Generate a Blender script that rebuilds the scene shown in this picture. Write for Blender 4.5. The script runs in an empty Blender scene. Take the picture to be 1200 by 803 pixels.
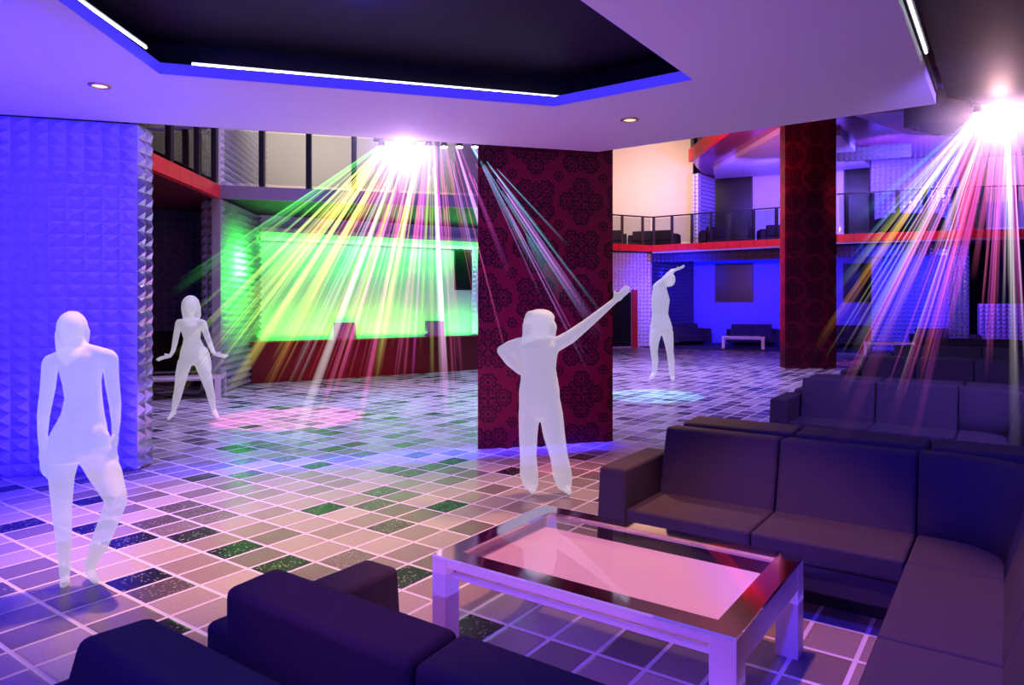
import bpy, bmesh, math, random
from mathutils import Vector, Matrix, Quaternion
random.seed(7)
C = bpy.context.scene.collection
F, Y0, CX, TH, HC = 820.27, 355.87, 600.0, 0.6176, 1.6
cT, sT = math.cos(TH), math.sin(TH)
R = math.radians
RIGHT = Vector((cT, sT, 0)); FWD = Vector((-sT, cT, 0)); UP = Vector((0, 0, 1))

def uv(X, D): return (cT*X - sT*D, sT*X + cT*D)
def at(px, py, D):                      # a point seen at a pixel, D metres in front of the camera
    X = (px-CX)*D/F; u, v = uv(X, D); return Vector((u, v, HC-(py-Y0)*D/F))
def atD(px, D, z=0.0):
    X = (px-CX)*D/F; u, v = uv(X, D); return Vector((u, v, z))
def atz(px, py, z):                     # a point seen at a pixel at height z
    D = F*(HC-z)/(py-Y0); return atD(px, D, z)

# ------------------------------------------------------------------ node helpers
class S:
    def __init__(s, nt, k): s.nt, s.k = nt, k
    def _m(s, op, *a):
        n = s.nt.nodes.new('ShaderNodeMath'); n.operation = op
        for i, x in enumerate((s,)+a):
            if isinstance(x, S): s.nt.links.new(x.k, n.inputs[i])
            else: n.inputs[i].default_value = x
        return S(s.nt, n.outputs[0])
    def __add__(s, o): return s._m('ADD', o)
    def __sub__(s, o): return s._m('SUBTRACT', o)
    def __mul__(s, o): return s._m('MULTIPLY', o)
    def __truediv__(s, o): return s._m('DIVIDE', o)
    def abs(s): return s._m('ABSOLUTE')
    def fract(s): return s._m('FRACT')
    def floor(s): return s._m('FLOOR')
    def max(s, o): return s._m('MAXIMUM', o)
    def min(s, o): return s._m('MINIMUM', o)
    def lt(s, o): return s._m('LESS_THAN', o)
    def gt(s, o): return s._m('GREATER_THAN', o)
    def sqrt(s): return s._m('SQRT')
    def sin(s): return s._m('SINE')
    def pow(s, o): return s._m('POWER', o)
    def atan2(s, o): return s._m('ARCTAN2', o)
    def inv(s): return s*-1.0 + 1.0
def length(a, b): return (a*a + b*b).sqrt()

def mat(name):
    m = bpy.data.materials.new(name); m.use_nodes = True
    nt = m.node_tree; b = nt.nodes['Principled BSDF']
    return m, nt, b
def setc(b, k, v):
    if k in b.inputs: b.inputs[k].default_value = v
def simple(name, col, rough=.5, metal=0., spec=.5, noise=0., nscale=20, bump=0., bscale=200, coat=0.):
    m, nt, b = mat(name)
    setc(b, 'Roughness', rough); setc(b, 'Metallic', metal); setc(b, 'Specular IOR Level', spec); setc(b, 'Coat Weight', coat)
    co = nt.nodes.new('ShaderNodeTexCoord')
    if noise > 0:
        n = nt.nodes.new('ShaderNodeTexNoise'); n.inputs['Scale'].default_value = nscale; n.inputs['Detail'].default_value = 4
        nt.links.new(co.outputs['Object'], n.inputs['Vector'])
        r = nt.nodes.new('ShaderNodeMix'); r.data_type = 'RGBA'
        r.inputs[6].default_value = [c*(1-noise) for c in col]+[1]; r.inputs[7].default_value = [min(1, c*(1+noise)) for c in col]+[1]
        nt.links.new(n.outputs['Fac'], r.inputs[0]); nt.links.new(r.outputs[2], b.inputs['Base Color'])
    else: setc(b, 'Base Color', (*col, 1))
    if bump > 0:
        n = nt.nodes.new('ShaderNodeTexNoise'); n.inputs['Scale'].default_value = bscale
        nt.links.new(co.outputs['Object'], n.inputs['Vector'])
        bp = nt.nodes.new('ShaderNodeBump'); bp.inputs['Strength'].default_value = bump; bp.inputs['Distance'].default_value = .004
        nt.links.new(n.outputs['Fac'], bp.inputs['Height']); nt.links.new(bp.outputs[0], b.inputs['Normal'])
    return m
def emit(name, col, s):
    m, nt, b = mat(name); setc(b, 'Base Color', (0, 0, 0, 1)); setc(b, 'Emission Color', (*col, 1)); setc(b, 'Emission Strength', s); return m

def floor_mat():
    m, nt, b = mat('glazed mosaic floor tiles')
    co = nt.nodes.new('ShaderNodeTexCoord'); sp = nt.nodes.new('ShaderNodeSeparateXYZ')
    nt.links.new(co.outputs['Object'], sp.inputs[0])
    x = (S(nt, sp.outputs[0]) + 3.98966)/0.24491; y = (S(nt, sp.outputs[1]) - 2.82744)/0.30833
    fx, fy = x.fract(), y.fract()
    g = fx.min(fx.inv()).lt(.042).max(fy.min(fy.inv()).lt(.036))        # grout mask
    cb = nt.nodes.new('ShaderNodeCombineXYZ')
    nt.links.new((x.floor()).k, cb.inputs[0]); nt.links.new((y.floor()).k, cb.inputs[1])
    wn = nt.nodes.new('ShaderNodeTexWhiteNoise'); nt.links.new(cb.outputs[0], wn.inputs[0])
    cr = nt.nodes.new('ShaderNodeValToRGB'); nt.links.new(wn.outputs['Value'], cr.inputs[0])
    cr.color_ramp.interpolation = 'CONSTANT'
    els = [(0, (.008, .008, .012)), (.07, (.09, .07, .08)), (.17, (.18, .14, .15)), (.33, (.28, .22, .23)), (.58, (.38, .31, .32)), (.85, (.44, .37, .37))]
    cr.color_ramp.elements[0].color = (*els[0][1], 1); cr.color_ramp.elements[1].position = els[1][0]; cr.color_ramp.elements[1].color = (*els[1][1], 1)
    for p, c in els[2:]:
        e = cr.color_ramp.elements.new(p); e.color = (*c, 1)
    no = nt.nodes.new('ShaderNodeTexNoise'); no.inputs['Scale'].default_value = 60; no.inputs['Detail'].default_value = 3
    nt.links.new(co.outputs['Object'], no.inputs['Vector'])
    mx0 = nt.nodes.new('ShaderNodeMix'); mx0.data_type = 'RGBA'; mx0.blend_type = 'MULTIPLY'; mx0.inputs[0].default_value = .35
    nt.links.new(cr.outputs[0], mx0.inputs[6]); nt.links.new(no.outputs['Fac'], mx0.inputs[7])
    mx = nt.nodes.new('ShaderNodeMix'); mx.data_type = 'RGBA'; mx.inputs[7].default_value = (.54, .48, .60, 1)
    nt.links.new(g.k, mx.inputs[0]); nt.links.new(mx0.outputs[2], mx.inputs[6]); nt.links.new(mx.outputs[2], b.inputs['Base Color'])
    ro = g*.2 + .26; nt.links.new(ro.k, b.inputs['Roughness']); setc(b, 'Specular IOR Level', .35)
    # glitter flakes in a share of the tiles + raised tile bodies
    vo = nt.nodes.new('ShaderNodeTexVoronoi'); vo.inputs['Scale'].default_value = 95
    nt.links.new(co.outputs['Object'], vo.inputs['Vector'])
    sep = nt.nodes.new('ShaderNodeSeparateColor'); nt.links.new(wn.outputs['Color'], sep.inputs[0])
    gl = S(nt, sep.outputs[1]).gt(.45)
    vs = nt.nodes.new('ShaderNodeSeparateColor'); nt.links.new(vo.outputs['Color'], vs.inputs[0])
    edge = (fx.min(fx.inv())/.09).min(1.0)*(fy.min(fy.inv())/.075).min(1.0)
    fl = S(nt, vs.outputs[1]).gt(.93)*S(nt, wn.outputs['Value']).lt(.2)*g.inv()
    mf = nt.nodes.new('ShaderNodeMix'); mf.data_type = 'RGBA'; mf.inputs[7].default_value = (.55, .52, .5, 1)
    nt.links.new((fl*.4).k, mf.inputs[0]); nt.links.new(mx.outputs[2], mf.inputs[6]); nt.links.new(mf.outputs[2], b.inputs['Base Color'])
    h = edge*.9 + S(nt, vs.outputs[0])*gl*g.inv()*.3
    bp = nt.nodes.new('ShaderNodeBump'); bp.inputs['Strength'].default_value = .55; bp.inputs['Distance'].default_value = .012
    nt.links.new(h.k, bp.inputs['Height']); nt.links.new(bp.outputs[0], b.inputs['Normal'])
    return m

def damask_mat():
    m, nt, b = mat('damask wallpaper crimson')
    co = nt.nodes.new('ShaderNodeTexCoord'); sp = nt.nodes.new('ShaderNodeSeparateXYZ')
    nt.links.new(co.outputs['UV'], sp.inputs[0])
    cell = .553
    x = S(nt, sp.outputs[0])/cell; y = S(nt, sp.outputs[1])/cell
    par = ((x.floor()+y.floor())*.5).fract().gt(.25)          # checkerboard of two rosettes
    px, py = x.fract()-.5, y.fract()-.5
    rx = (px-py)*.7071; ry = (px+py)*.7071
    qx = px*par + rx*par.inv(); qy = py*par + ry*par.inv()
    ax, ay = (qx*.9).abs(), (qy*.9).abs()
    a, c = ax.max(ay), ax.min(ay)
    an = c.atan2(a - .285)
    lob = length(a-.285, c); sc = (an*9.0).sin()*.014
    k = ((lob - .142 + sc).abs()).lt(.022)
    k = k.max(((lob - .085).abs()).lt(.013)).max(lob.lt(.034))
    d0 = length((a-.09)*.75, c*1.6); k = k.max(d0.lt(.048))
    dg = length(ax-.19, ay-.19); k = k.max((dg-.05).abs().lt(.014)).max(dg.lt(.016)); dh = length(ax-.10, ay-.10); k = k.max((dh-.03).abs().lt(.010))
    k = k.max(c.lt(.006)*a.lt(.42)*a.gt(.15))
    r0 = length(px, py)
    k = k.max((r0-.03).abs().lt(.008))
    # small flower where four cells meet
    hx, hy = ((x+.5).fract()-.5), ((y+.5).fract()-.5)
    hr = length(hx, hy); ha = hy.atan2(hx)
    fl = (hr + (ha*8.0).sin()*.022 - .085)
    k2 = (fl.lt(.015)*(hr-.05).abs().gt(.013))
    k = k.max(k2)
    mx = nt.nodes.new('ShaderNodeMix'); mx.data_type = 'RGBA'
    mx.inputs[6].default_value = (.13, .003, .020, 1); mx.inputs[7].default_value = (.018, .001, .006, 1)
    nt.links.new(k.k, mx.inputs[0]); nt.links.new(mx.outputs[2], b.inputs['Base Color'])
    setc(b, 'Roughness', .45); setc(b, 'Specular IOR Level', .25)
    return m

def panel_mat(name, col, pitch=.45, rough=.4, g=.03):      # wide vertical boards on a fascia, joints darker
    m, nt, b = mat(name)
    co = nt.nodes.new('ShaderNodeTexCoord'); sp = nt.nodes.new('ShaderNodeSeparateXYZ')
    nt.links.new(co.outputs['UV'], sp.inputs[0])
    j = (S(nt, sp.outputs[0])/pitch).fract().lt(g)
    mx = nt.nodes.new('ShaderNodeMix'); mx.data_type = 'RGBA'
    mx.inputs[6].default_value = (*col, 1); mx.inputs[7].default_value = (*[c*.25 for c in col], 1)
    nt.links.new(j.k, mx.inputs[0]); nt.links.new(mx.outputs[2], b.inputs['Base Color']); setc(b, 'Roughness', rough)
    return m

def beam_mat(name, col, s):
    m = bpy.data.materials.new(name); m.use_nodes = True; nt = m.node_tree; nt.nodes.clear()
    out = nt.nodes.new('ShaderNodeOutputMaterial'); e = nt.nodes.new('ShaderNodeEmission'); t = nt.nodes.new('ShaderNodeBsdfTransparent'); ad = nt.nodes.new('ShaderNodeAddShader')
    co = nt.nodes.new('ShaderNodeTexCoord'); sp = nt.nodes.new('ShaderNodeSeparateXYZ'); nt.links.new(co.outputs['UV'], sp.inputs[0])
    z = S(nt, sp.outputs[1])
    fall = (z.inv().max(0.0)).pow(1.25)
    lw = nt.nodes.new('ShaderNodeLayerWeight'); lw.inputs[0].default_value = .5
    soft = S(nt, lw.outputs['Facing']).inv().pow(1.6)
    k = fall*soft*s
    e.inputs[0].default_value = (*col, 1); nt.links.new(k.k, e.inputs[1])
    nt.links.new(t.outputs[0], ad.inputs[0]); nt.links.new(e.outputs[0], ad.inputs[1]); nt.links.new(ad.outputs[0], out.inputs[0])
    m.cycles.emission_sampling = 'NONE'
    return m

def glow_figure_mat():
    m = bpy.data.materials.new('pale translucent white with added glow'); m.use_nodes = True; nt = m.node_tree; nt.nodes.clear()
    out = nt.nodes.new('ShaderNodeOutputMaterial'); d = nt.nodes.new('ShaderNodeBsdfDiffuse'); d.inputs[0].default_value = (.42, .40, .44, 1)
    e = nt.nodes.new('ShaderNodeEmission'); e.inputs[0].default_value = (.9, .87, 1, 1); e.inputs[1].default_value = .40  # self-glow added so the figures stay bright in dark places
    t = nt.nodes.new('ShaderNodeBsdfTransparent'); ad = nt.nodes.new('ShaderNodeAddShader'); mx = nt.nodes.new('ShaderNodeMixShader')
    no = nt.nodes.new('ShaderNodeTexNoise'); no.inputs['Scale'].default_value = 3
    k = S(nt, no.outputs['Fac'])*.06 + .43
    nt.links.new(k.k, mx.inputs[0])
    nt.links.new(d.outputs[0], ad.inputs[0]); nt.links.new(e.outputs[0], ad.inputs[1])
    nt.links.new(ad.outputs[0], mx.inputs[1]); nt.links.new(t.outputs[0], mx.inputs[2]); nt.links.new(mx.outputs[0], out.inputs[0])
    m.cycles.emission_sampling = 'NONE'
    return m

def glass_mat(name, col, t=.85, rough=.03):
    m = bpy.data.materials.new(name); m.use_nodes = True; nt = m.node_tree; nt.nodes.clear()
    out = nt.nodes.new('ShaderNodeOutputMaterial'); g = nt.nodes.new('ShaderNodeBsdfGlossy'); g.inputs[1].default_value = rough
    g.inputs[0].default_value = (.9, .9, .95, 1)
    tr = nt.nodes.new('ShaderNodeBsdfTransparent'); tr.inputs[0].default_value = (*col, 1)
    fr = nt.nodes.new('ShaderNodeFresnel'); fr.inputs[0].default_value = 1.5
    ge = nt.nodes.new('ShaderNodeNewGeometry'); k = (S(nt, fr.outputs[0])*1.0 + (1-t)*.15).min(1.0)*S(nt, ge.outputs['Backfacing']).inv()
    mx = nt.nodes.new('ShaderNodeMixShader'); nt.links.new(k.k, mx.inputs[0])
    nt.links.new(tr.outputs[0], mx.inputs[1]); nt.links.new(g.outputs[0], mx.inputs[2]); nt.links.new(mx.outputs[0], out.inputs[0])
    return m

M = dict(
    floor=floor_mat(), damask=damask_mat(), figure=glow_figure_mat(),
    ceiling=simple('matt white ceiling paint', (.72, .70, .74), .8, noise=.02, nscale=2),
    lip=simple('white lip paint', (.85, .85, .9), .6),
    dark=simple('dark coffer paint', (.022, .017, .03), .6, noise=.1, nscale=3, spec=.12),
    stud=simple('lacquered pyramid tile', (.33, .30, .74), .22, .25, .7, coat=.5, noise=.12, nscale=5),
    studmirror=simple('mirror pyramid tile', (.7, .75, .8), .12, .85, .7),
    studdark=simple('dark pyramid tile', (.10, .09, .16), .2, .3, .7, coat=.5),
    studgrey=simple('grey pyramid tile', (.34, .36, .36), .25, .2, .6, coat=.4),
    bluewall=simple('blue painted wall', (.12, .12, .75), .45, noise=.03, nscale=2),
    studwhite=simple('white pyramid tile', (.8, .78, .8), .3, .1, .5),
    cream=simple('cream wall plaster', (.82, .72, .60), .7, noise=.08, nscale=1.2, bump=.2, bscale=30),
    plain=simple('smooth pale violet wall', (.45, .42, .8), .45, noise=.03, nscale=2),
    green=simple('pale stage wall', (.75, .8, .72), .35, noise=.03, nscale=1),
    red=panel_mat('red fascia boards', (.75, .02, .03)), grey=simple('grey violet fascia', (.16, .13, .2), .5, noise=.05),
    stagered=simple('dark red stage front', (.07, .002, .002), .3, noise=.08, nscale=2),
    soffit=simple('dark soffit', (.035, .033, .02), .5), black=simple('black metal', (.012, .012, .018), .4, .3),
    darkglass=simple('black glass', (.012, .014, .016), .3, 0, .2), fabric=simple('charcoal woven fabric', (.044, .033, .050), .9, 0, .2, noise=.12, nscale=260, bump=.5, bscale=700),
    fabricframe=simple('charcoal frame fabric', (.040, .030, .044), .9, 0, .2, noise=.12, nscale=260, bump=.5, bscale=700),
    plinth=simple('black plinth', (.006, .006, .01), .35), chrome=simple('polished metal border', (.78, .74, .7), .07, 1.0),
    pink=simple('satin white lacquer', (.85, .72, .74), .35), glass=glass_mat('clear table glass', (.93, .93, .95)),
    railglass=glass_mat('rail glass', (.80, .84, .84), .8), gold=simple('brass ring', (.75, .52, .22), .25, 1.0),
    led=emit('white led strip', (.85, .9, 1), 9), bulb=emit('lit lamp glass', (1, .95, .9), 30), spot=emit('downlight glass', (1, .8, .5), 1.2),
    cove=emit('lit cove strip', (.75, 1, .45), 1.1), darkfloor=simple('dark carpet', (.03, .025, .04), .6, noise=.2), violet=simple('violet panel', (.45, .25, .6), .4),
    wood=simple('pale timber', (.5, .36, .22), .5, noise=.1), speaker=simple('violet grey speaker shell', (.20, .13, .26), .5),
    mesh=simple('speaker mesh', (.03, .02, .04), .7, bump=.6, bscale=300), redwall=simple('deep red wall', (.5, .02, .03), .5),
)

# ------------------------------------------------------------------ mesh helpers
class MB:
    def __init__(s): s.v = []; s.f = []; s.uv = {}
    def add(s, vs, fs):
        o = len(s.v); s.v += [Vector(p) for p in vs]; s.f += [tuple(i+o for i in f) for f in fs]
    def box(s, x0, x1, y0, y1, z0, z1):
        s.add([(x, y, z) for z in (z0, z1) for y in (y0, y1) for x in (x0, x1)],
              [(0, 2, 3, 1), (4, 5, 7, 6), (0, 1, 5, 4), (2, 6, 7, 3), (0, 4, 6, 2), (1, 3, 7, 5)])
    def prism(s, poly, z0, z1):                  # polygon in plan, extruded upwards
        n = len(poly)
        ar = sum(poly[i][0]*poly[(i+1) % n][1]-poly[(i+1) % n][0]*poly[i][1] for i in range(n))
        if ar < 0: poly = poly[::-1]
        s.add([(p[0], p[1], z0) for p in poly]+[(p[0], p[1], z1) for p in poly],
              [tuple(range(n))[::-1], tuple(range(n, 2*n))]+[(i, (i+1) % n, n+(i+1) % n, n+i) for i in range(n)])
    def tube(s, a, b, r, r2=None, n=12, cap=True):
        a, b = Vector(a), Vector(b); r2 = r if r2 is None else r2
        d = (b-a).normalized(); q = d.to_track_quat('Z', 'Y'); o = len(s.v)
        for p, rr in ((a, r), (b, r2)):
            for i in range(n): s.v.append(p+q@Vector((rr*math.cos(2*math.pi*i/n), rr*math.sin(2*math.pi*i/n), 0)))
        s.f += [(o+i, o+(i+1) % n, o+n+(i+1) % n, o+n+i) for i in range(n)]
        if cap: s.f += [tuple(o+i for i in range(n))[::-1], tuple(o+n+i for i in range(n))]
    def ellipsoid(s, c, ax, n=16, m=10):         # ax: three radius vectors
        c = Vector(c); o = len(s.v); A = [Vector(a) for a in ax]
        s.v.append(c-A[2])
        for j in range(1, m):
            t = math.pi*j/m
            for i in range(n):
                p = 2*math.pi*i/n; s.v.append(c+A[0]*math.sin(t)*math.cos(p)+A[1]*math.sin(t)*math.sin(p)-A[2]*math.cos(t))
        s.v.append(c+A[2]); e = len(s.v)-1
        for i in range(n):
            s.f.append((o, o+1+(i+1) % n, o+1+i)); s.f.append((e, e-n+i, e-n+(i+1) % n))
        for j in range(m-2):
            for i in range(n):
                a = o+1+j*n; s.f.append((a+i, a+(i+1) % n, a+n+(i+1) % n, a+n+i))
    def limb(s, pts, rs):                        # chain of balls and cones
        for i, (p, r) in enumerate(zip(pts, rs)):
            s.ellipsoid(p, (RIGHT*r, FWD*r, UP*r), 14, 10)
            if i: s.tube(pts[i-1], p, rs[i-1], r, 14)
    def loft(s, secs, n=20):                     # secs: (centre, half width, half depth) horizontal ellipses
        o = len(s.v)
        for c, w, d in secs:
            for i in range(n):
                a = 2*math.pi*i/n; s.v.append(Vector(c)+RIGHT*w*math.cos(a)+FWD*d*math.sin(a))
        for j in range(len(secs)-1):
            for i in range(n):
                a = o+j*n; s.f.append((a+i, a+(i+1) % n, a+n+(i+1) % n, a+n+i))
        k = o+(len(secs)-1)*n
        s.f += [tuple(o+i for i in range(n))[::-1], tuple(k+i for i in range(n))]
    def build(s, name, m, parent=None, loc=None, bevel=0., seg=2, smooth=False, origin=None):
        me = bpy.data.meshes.new(name); org = Vector(origin) if origin is not None else Vector((0, 0, 0))
        me.from_pydata([tuple(p-org) for p in s.v], [], s.f); me.update()
        bm = bmesh.new(); bm.from_mesh(me)
        bmesh.ops.recalc_face_normals(bm, faces=bm.faces)
        if bevel > 0:
            bmesh.ops.bevel(bm, geom=[e for e in bm.edges if len(e.link_faces) == 2 and e.calc_face_angle(0) > .5], offset=bevel, segments=seg, profile=.5, affect='EDGES', clamp_overlap=True)
        bm.to_mesh(me); bm.free()
        if smooth or bevel > 0:
            for p in me.polygons: p.use_smooth = True
        me.materials.append(m)
        o = bpy.data.objects.new(name, me); C.objects.link(o)
        if parent: o.parent = parent
        if loc is not None: o.location = loc
        elif org.length: o.location = org if not parent else org
        if bevel > 0 and not smooth:
            w = o.modifiers.new('n', 'WEIGHTED_NORMAL'); w.keep_sharp = False
        return o
def tag(o, label=None, cat=None, group=None, kind=None):
    if label: o['label'] = label
    if cat: o['category'] = cat
    if group: o['group'] = group
    if kind: o['kind'] = kind
    return o
def empty(name, loc, rz=0):
    o = bpy.data.objects.new(name, None); o.empty_display_size = .1; C.objects.link(o); o.location = loc; o.rotation_euler = (0, 0, rz); return o
def copy_tree(o, parent=None):
    c = o.copy(); C.objects.link(c); c.parent = parent
    for ch in list(o.children): copy_tree(ch, c)
    return c
def struct(o): o['kind'] = 'structure'; return o

def wall_uv(name, p0, p1, z0, z1, m, thick=.12, back=1, struct_=True):
    """flat wall slab from p0 to p1 with UVs in metres (u along, v up)"""
    p0, p1 = Vector((p0[0], p0[1], 0)), Vector((p1[0], p1[1], 0)); d = (p1-p0).normalized(); n = Vector((-d.y, d.x, 0))*back
    q = [p0, p1, p1+n*thick, p0+n*thick]; mb = MB(); mb.prism([(a.x, a.y) for a in q], z0, z1)
    o = mb.build(name, m); uvl = o.data.uv_layers.new(name='UV')
    for poly in o.data.polygons:
        along = abs(poly.normal.dot(d)) > .7
        for li in poly.loop_indices:
            v = o.data.vertices[o.data.loops[li].vertex_index].co
            uvl.data[li].uv = ((v-p0).dot(n if along else d), v.z)
    return struct(o) if struct_ else o

def studded(name, p0, p1, z0, z1, m, su=.14, sz=.117, h=.035, thick=.15, side=1):
    """wall of pyramid studs; side=+1 puts the studs on the right-hand side walking p0->p1"""
    p0, p1 = Vector((p0[0], p0[1], 0)), Vector((p1[0], p1[1], 0)); L = (p1-p0).length; d = (p1-p0)/L; n = Vector((d.y, -d.x, 0))*side
    nu, nz = max(1, round(L/su)), max(1, round((z1-z0)/sz)); a, b = L/nu, (z1-z0)/nz
    vs, fs = [], []
    for j in range(nz+1):
        for i in range(nu+1): vs.append(p0+d*(a*i)+UP*(z0+b*j))
    k = len(vs)
    for j in range(nz):
        for i in range(nu):
            vs.append(p0+d*(a*(i+.5))+n*h+UP*(z0+b*(j+.5)))
            q = [j*(nu+1)+i, j*(nu+1)+i+1, (j+1)*(nu+1)+i+1, (j+1)*(nu+1)+i]; c = k+j*nu+i
            fs += [(q[t], q[(t+1) % 4], c) for t in range(4)]
    mb = MB(); mb.v = vs; mb.f = fs
    g = -n*.002; w = -n*thick
    mb2 = MB(); A = [p0+g, p1+g, p1+w, p0+w]; mb2.prism([(x.x, x.y) for x in A], z0, z1)
    mb.add(mb2.v, mb2.f)
    return struct(mb.build(name, m))

# ------------------------------------------------------------------ camera
cam = bpy.data.cameras.new('camera'); camo = bpy.data.objects.new('camera', cam); C.objects.link(camo)
camo.location = (0, 0, HC); camo.rotation_euler = (R(90), 0, TH)
cam.sensor_width = 36; cam.lens = F/1200*36; cam.shift_y = -(401.5-Y0)/1200; cam.clip_end = 200; cam.clip_start = .05
bpy.context.scene.camera = camo

# ------------------------------------------------------------------ floor and near room
mb = MB(); mb.box(-30, 14, -4, 36, -.1, 0); struct(mb.build('floor', M['floor']))

WL = Vector((-6.83, 3.399, 0)); WD = Vector((.62, .785, 0)).normalized()
a = WL-WD*4.2
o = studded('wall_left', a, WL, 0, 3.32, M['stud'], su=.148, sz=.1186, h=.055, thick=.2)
o = studded('wall_left_return', (WL.x, WL.y), (-6.97, 3.61), 0, 3.32, M['studmirror'], su=.125, sz=.13, h=.05, thick=.1)

# low white ceiling with the heptagonal opening
CZ, CT = 3.32, .085
outer = [(-.515, 7.03), (-3.80, 7.03), (-7.474, 2.49), (-10.1, -.85), (-8, -3), (-.515, -3)]
hole = [(-1.98, 5.199), (-3.235, 5.199), (-5.193, 2.748), (-3.6, .73), (-3.0, -.6), (-1.98, -.6)]
bm = bmesh.new()
def ring(pts, z): return [bm.verts.new((p[0], p[1], z)) for p in pts]
ob, hb, ot, ht = ring(outer, CZ), ring(hole, CZ), ring(outer, CZ+CT), ring(hole, CZ+CT)
n6 = 6
for i in range(n6):
    j = (i+1) % n6
    bm.faces.new((ob[i], ob[j], hb[j], hb[i])); bm.faces.new((ot[i], ht[i], ht[j], ot[j]))
    bm.faces.new((ob[i], ot[i], ot[j], ob[j])); bm.faces.new((hb[i], hb[j], ht[j], ht[i]))
bmesh.ops.recalc_face_normals(bm, faces=bm.faces)
me = bpy.data.meshes.new('ceiling'); bm.to_mesh(me); bm.free(); me.materials.append(M['ceiling']); o = bpy.data.objects.new('ceiling', me); C.objects.link(o); struct(o)
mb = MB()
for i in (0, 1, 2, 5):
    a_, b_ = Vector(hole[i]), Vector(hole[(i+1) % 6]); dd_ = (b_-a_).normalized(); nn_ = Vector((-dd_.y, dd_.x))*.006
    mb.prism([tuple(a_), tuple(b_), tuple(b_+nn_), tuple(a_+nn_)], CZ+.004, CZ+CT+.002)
lipo = mb.build('trim_lip', emit('blue light on lip as emission', (.06, .035, 1), .95)); struct(lipo)  # blue light falling on the lip, put in as the lip's own glow
# raised dark coffer above the opening
def inset(pts, d):
    c = Vector((sum(p[0] for p in pts)/len(pts), sum(p[1] for p in pts)/len(pts)))
    return [tuple(c+(Vector(p)-c)*(1+d/((Vector(p)-c).length))) for p in pts]
big = inset(hole, .34)
mb = MB(); mb.prism(big, 3.66, 3.72); struct(mb.build('ceiling_coffer', M['dark']))
mb = MB()
for i in range(len(big)):
    a, b = Vector(big[i]), Vector(big[(i+1) % len(big)]); d = (b-a).normalized(); nn = Vector((d.y, -d.x))*.03
    mb.prism([tuple(a), tuple(b), tuple(b+nn), tuple(a+nn)], CZ+CT, 3.66)
struct(mb.build('trim_1', M['dark']))

def led(p, q, z, label, name='led_strip', r=.008):
    root = empty(name, ((p[0]+q[0])/2, (p[1]+q[1])/2, z)); c = Vector(root.location)
    P, Q = Vector((p[0], p[1], z))-c, Vector((q[0], q[1], z))-c
    m1 = MB(); m1.tube(P, Q, r, n=8); m1.build('light_tube', M['led'], root)
    d = (Q-P).normalized(); m2 = MB(); s = Vector((-d.y, d.x, 0))*.02
    m2.prism([tuple((P-s)[:2]), tuple((Q-s)[:2]), tuple((Q+s)[:2]), tuple((P+s)[:2])], r, r+.008); m2.build('channel', M['black'], root)
    return tag(root, label, 'light strip')
def hit(px, py, z): return atz(px, py, z)
def off(p, q, d):
    p, q = Vector(p), Vector(q); t = (q-p).normalized(); return Vector((t.y, -t.x))*d
LZ = CZ+CT+.012
p, q = hit(225, 75, LZ+.02), hit(658, 114, LZ+.02)
led(p, q, LZ+.02, 'long glowing white light strip on the far lip of the dark ceiling opening')
p, q = hit(93, 0, LZ+.02), hit(171, 56, LZ+.02)
p = p+(p-q)*.5
led(p, q, LZ+.02, 'short glowing white light strip on the left lip of the dark ceiling opening')
led((-.49, 3.2), (-.49, 5.88), 3.42, 'glowing white light strip along the outer right edge of the low ceiling')

# downlights
def downlight(px, py, label):
    p = atz(px, py, CZ); root = empty('ceiling_downlight', (p.x, p.y, CZ))
    m1 = MB(); n = 24
    for i in range(n):
        a = 2*math.pi*i/n
        for rr, z in ((.085, 0), (.085, -.008), (.06, -.012), (.06, 0)): m1.v.append(Vector((rr*math.cos(a), rr*math.sin(a), z)))
    for i in range(n):
        for k in range(4): m1.f.append((i*4+k, i*4+(k+1) % 4, ((i+1) % n)*4+(k+1) % 4, ((i+1) % n)*4+k))
    m1.build('trim_ring', M['gold'], root, smooth=True)
    m2 = MB(); m2.tube((0, 0, -.004), (0, 0, -.001), .058, n=24); m2.build('lens', M['spot'], root)
    return tag(root, label, 'downlight', 'recessed ceiling downlights')
downlight(117, 100, 'round brass recessed downlight in the low ceiling at left above the blue studded wall')
downlight(738, 140, 'round brass recessed downlight in the low ceiling just right of the damask pillar')

# damask pillars
def pillar(name, poly, z0, z1, label):
    mb = MB(); mb.prism(poly, z0, z1); o = mb.build(name, M['damask']); uvl = o.data.uv_layers.new(name='UV')
    for p in o.data.polygons:
        d = Vector((-p.normal.y, p.normal.x, 0)); 
        if d.length < .1: d = Vector((1, 0, 0))
        for li in p.loop_indices:
            v = o.data.vertices[o.data.loops[li].vertex_index].co; uvl.data[li].uv = (v.dot(d), v.z)
    return o
cl, crr = Vector((-4.746, 6.036)), Vector((-3.761, 7.319)); nn = Vector((-(crr-cl).y, (crr-cl).x)).normalized()
p1b = crr+nn*.5-(crr-cl).normalized()*.45; p0b = cl+nn*.5+(crr-cl).normalized()*.25
pil = pillar('wall_pillar', [tuple(cl), tuple(crr), tuple(p1b), tuple(p0b)], 0, 3.60, '')
struct(pil)
# shift the wallpaper so that a rosette column stands where the photo has it
du = (crr-cl).normalized(); 
def shift_uv(o, dx, dy):
    for l in o.data.uv_layers[0].data: l.uv = (l.uv[0]+dx, l.uv[1]+dy)
f0 = [p for p in o.data.polygons][0]
def face_u(o, pt, nrm):
    best = max(o.data.polygons, key=lambda p: p.normal.dot(Vector((nrm[0], nrm[1], 0))))
    d = Vector((-best.normal.y, best.normal.x, 0)); return Vector((pt[0], pt[1], 0)).dot(d), d
u_l, dd = face_u(pil, cl, -nn)
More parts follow.
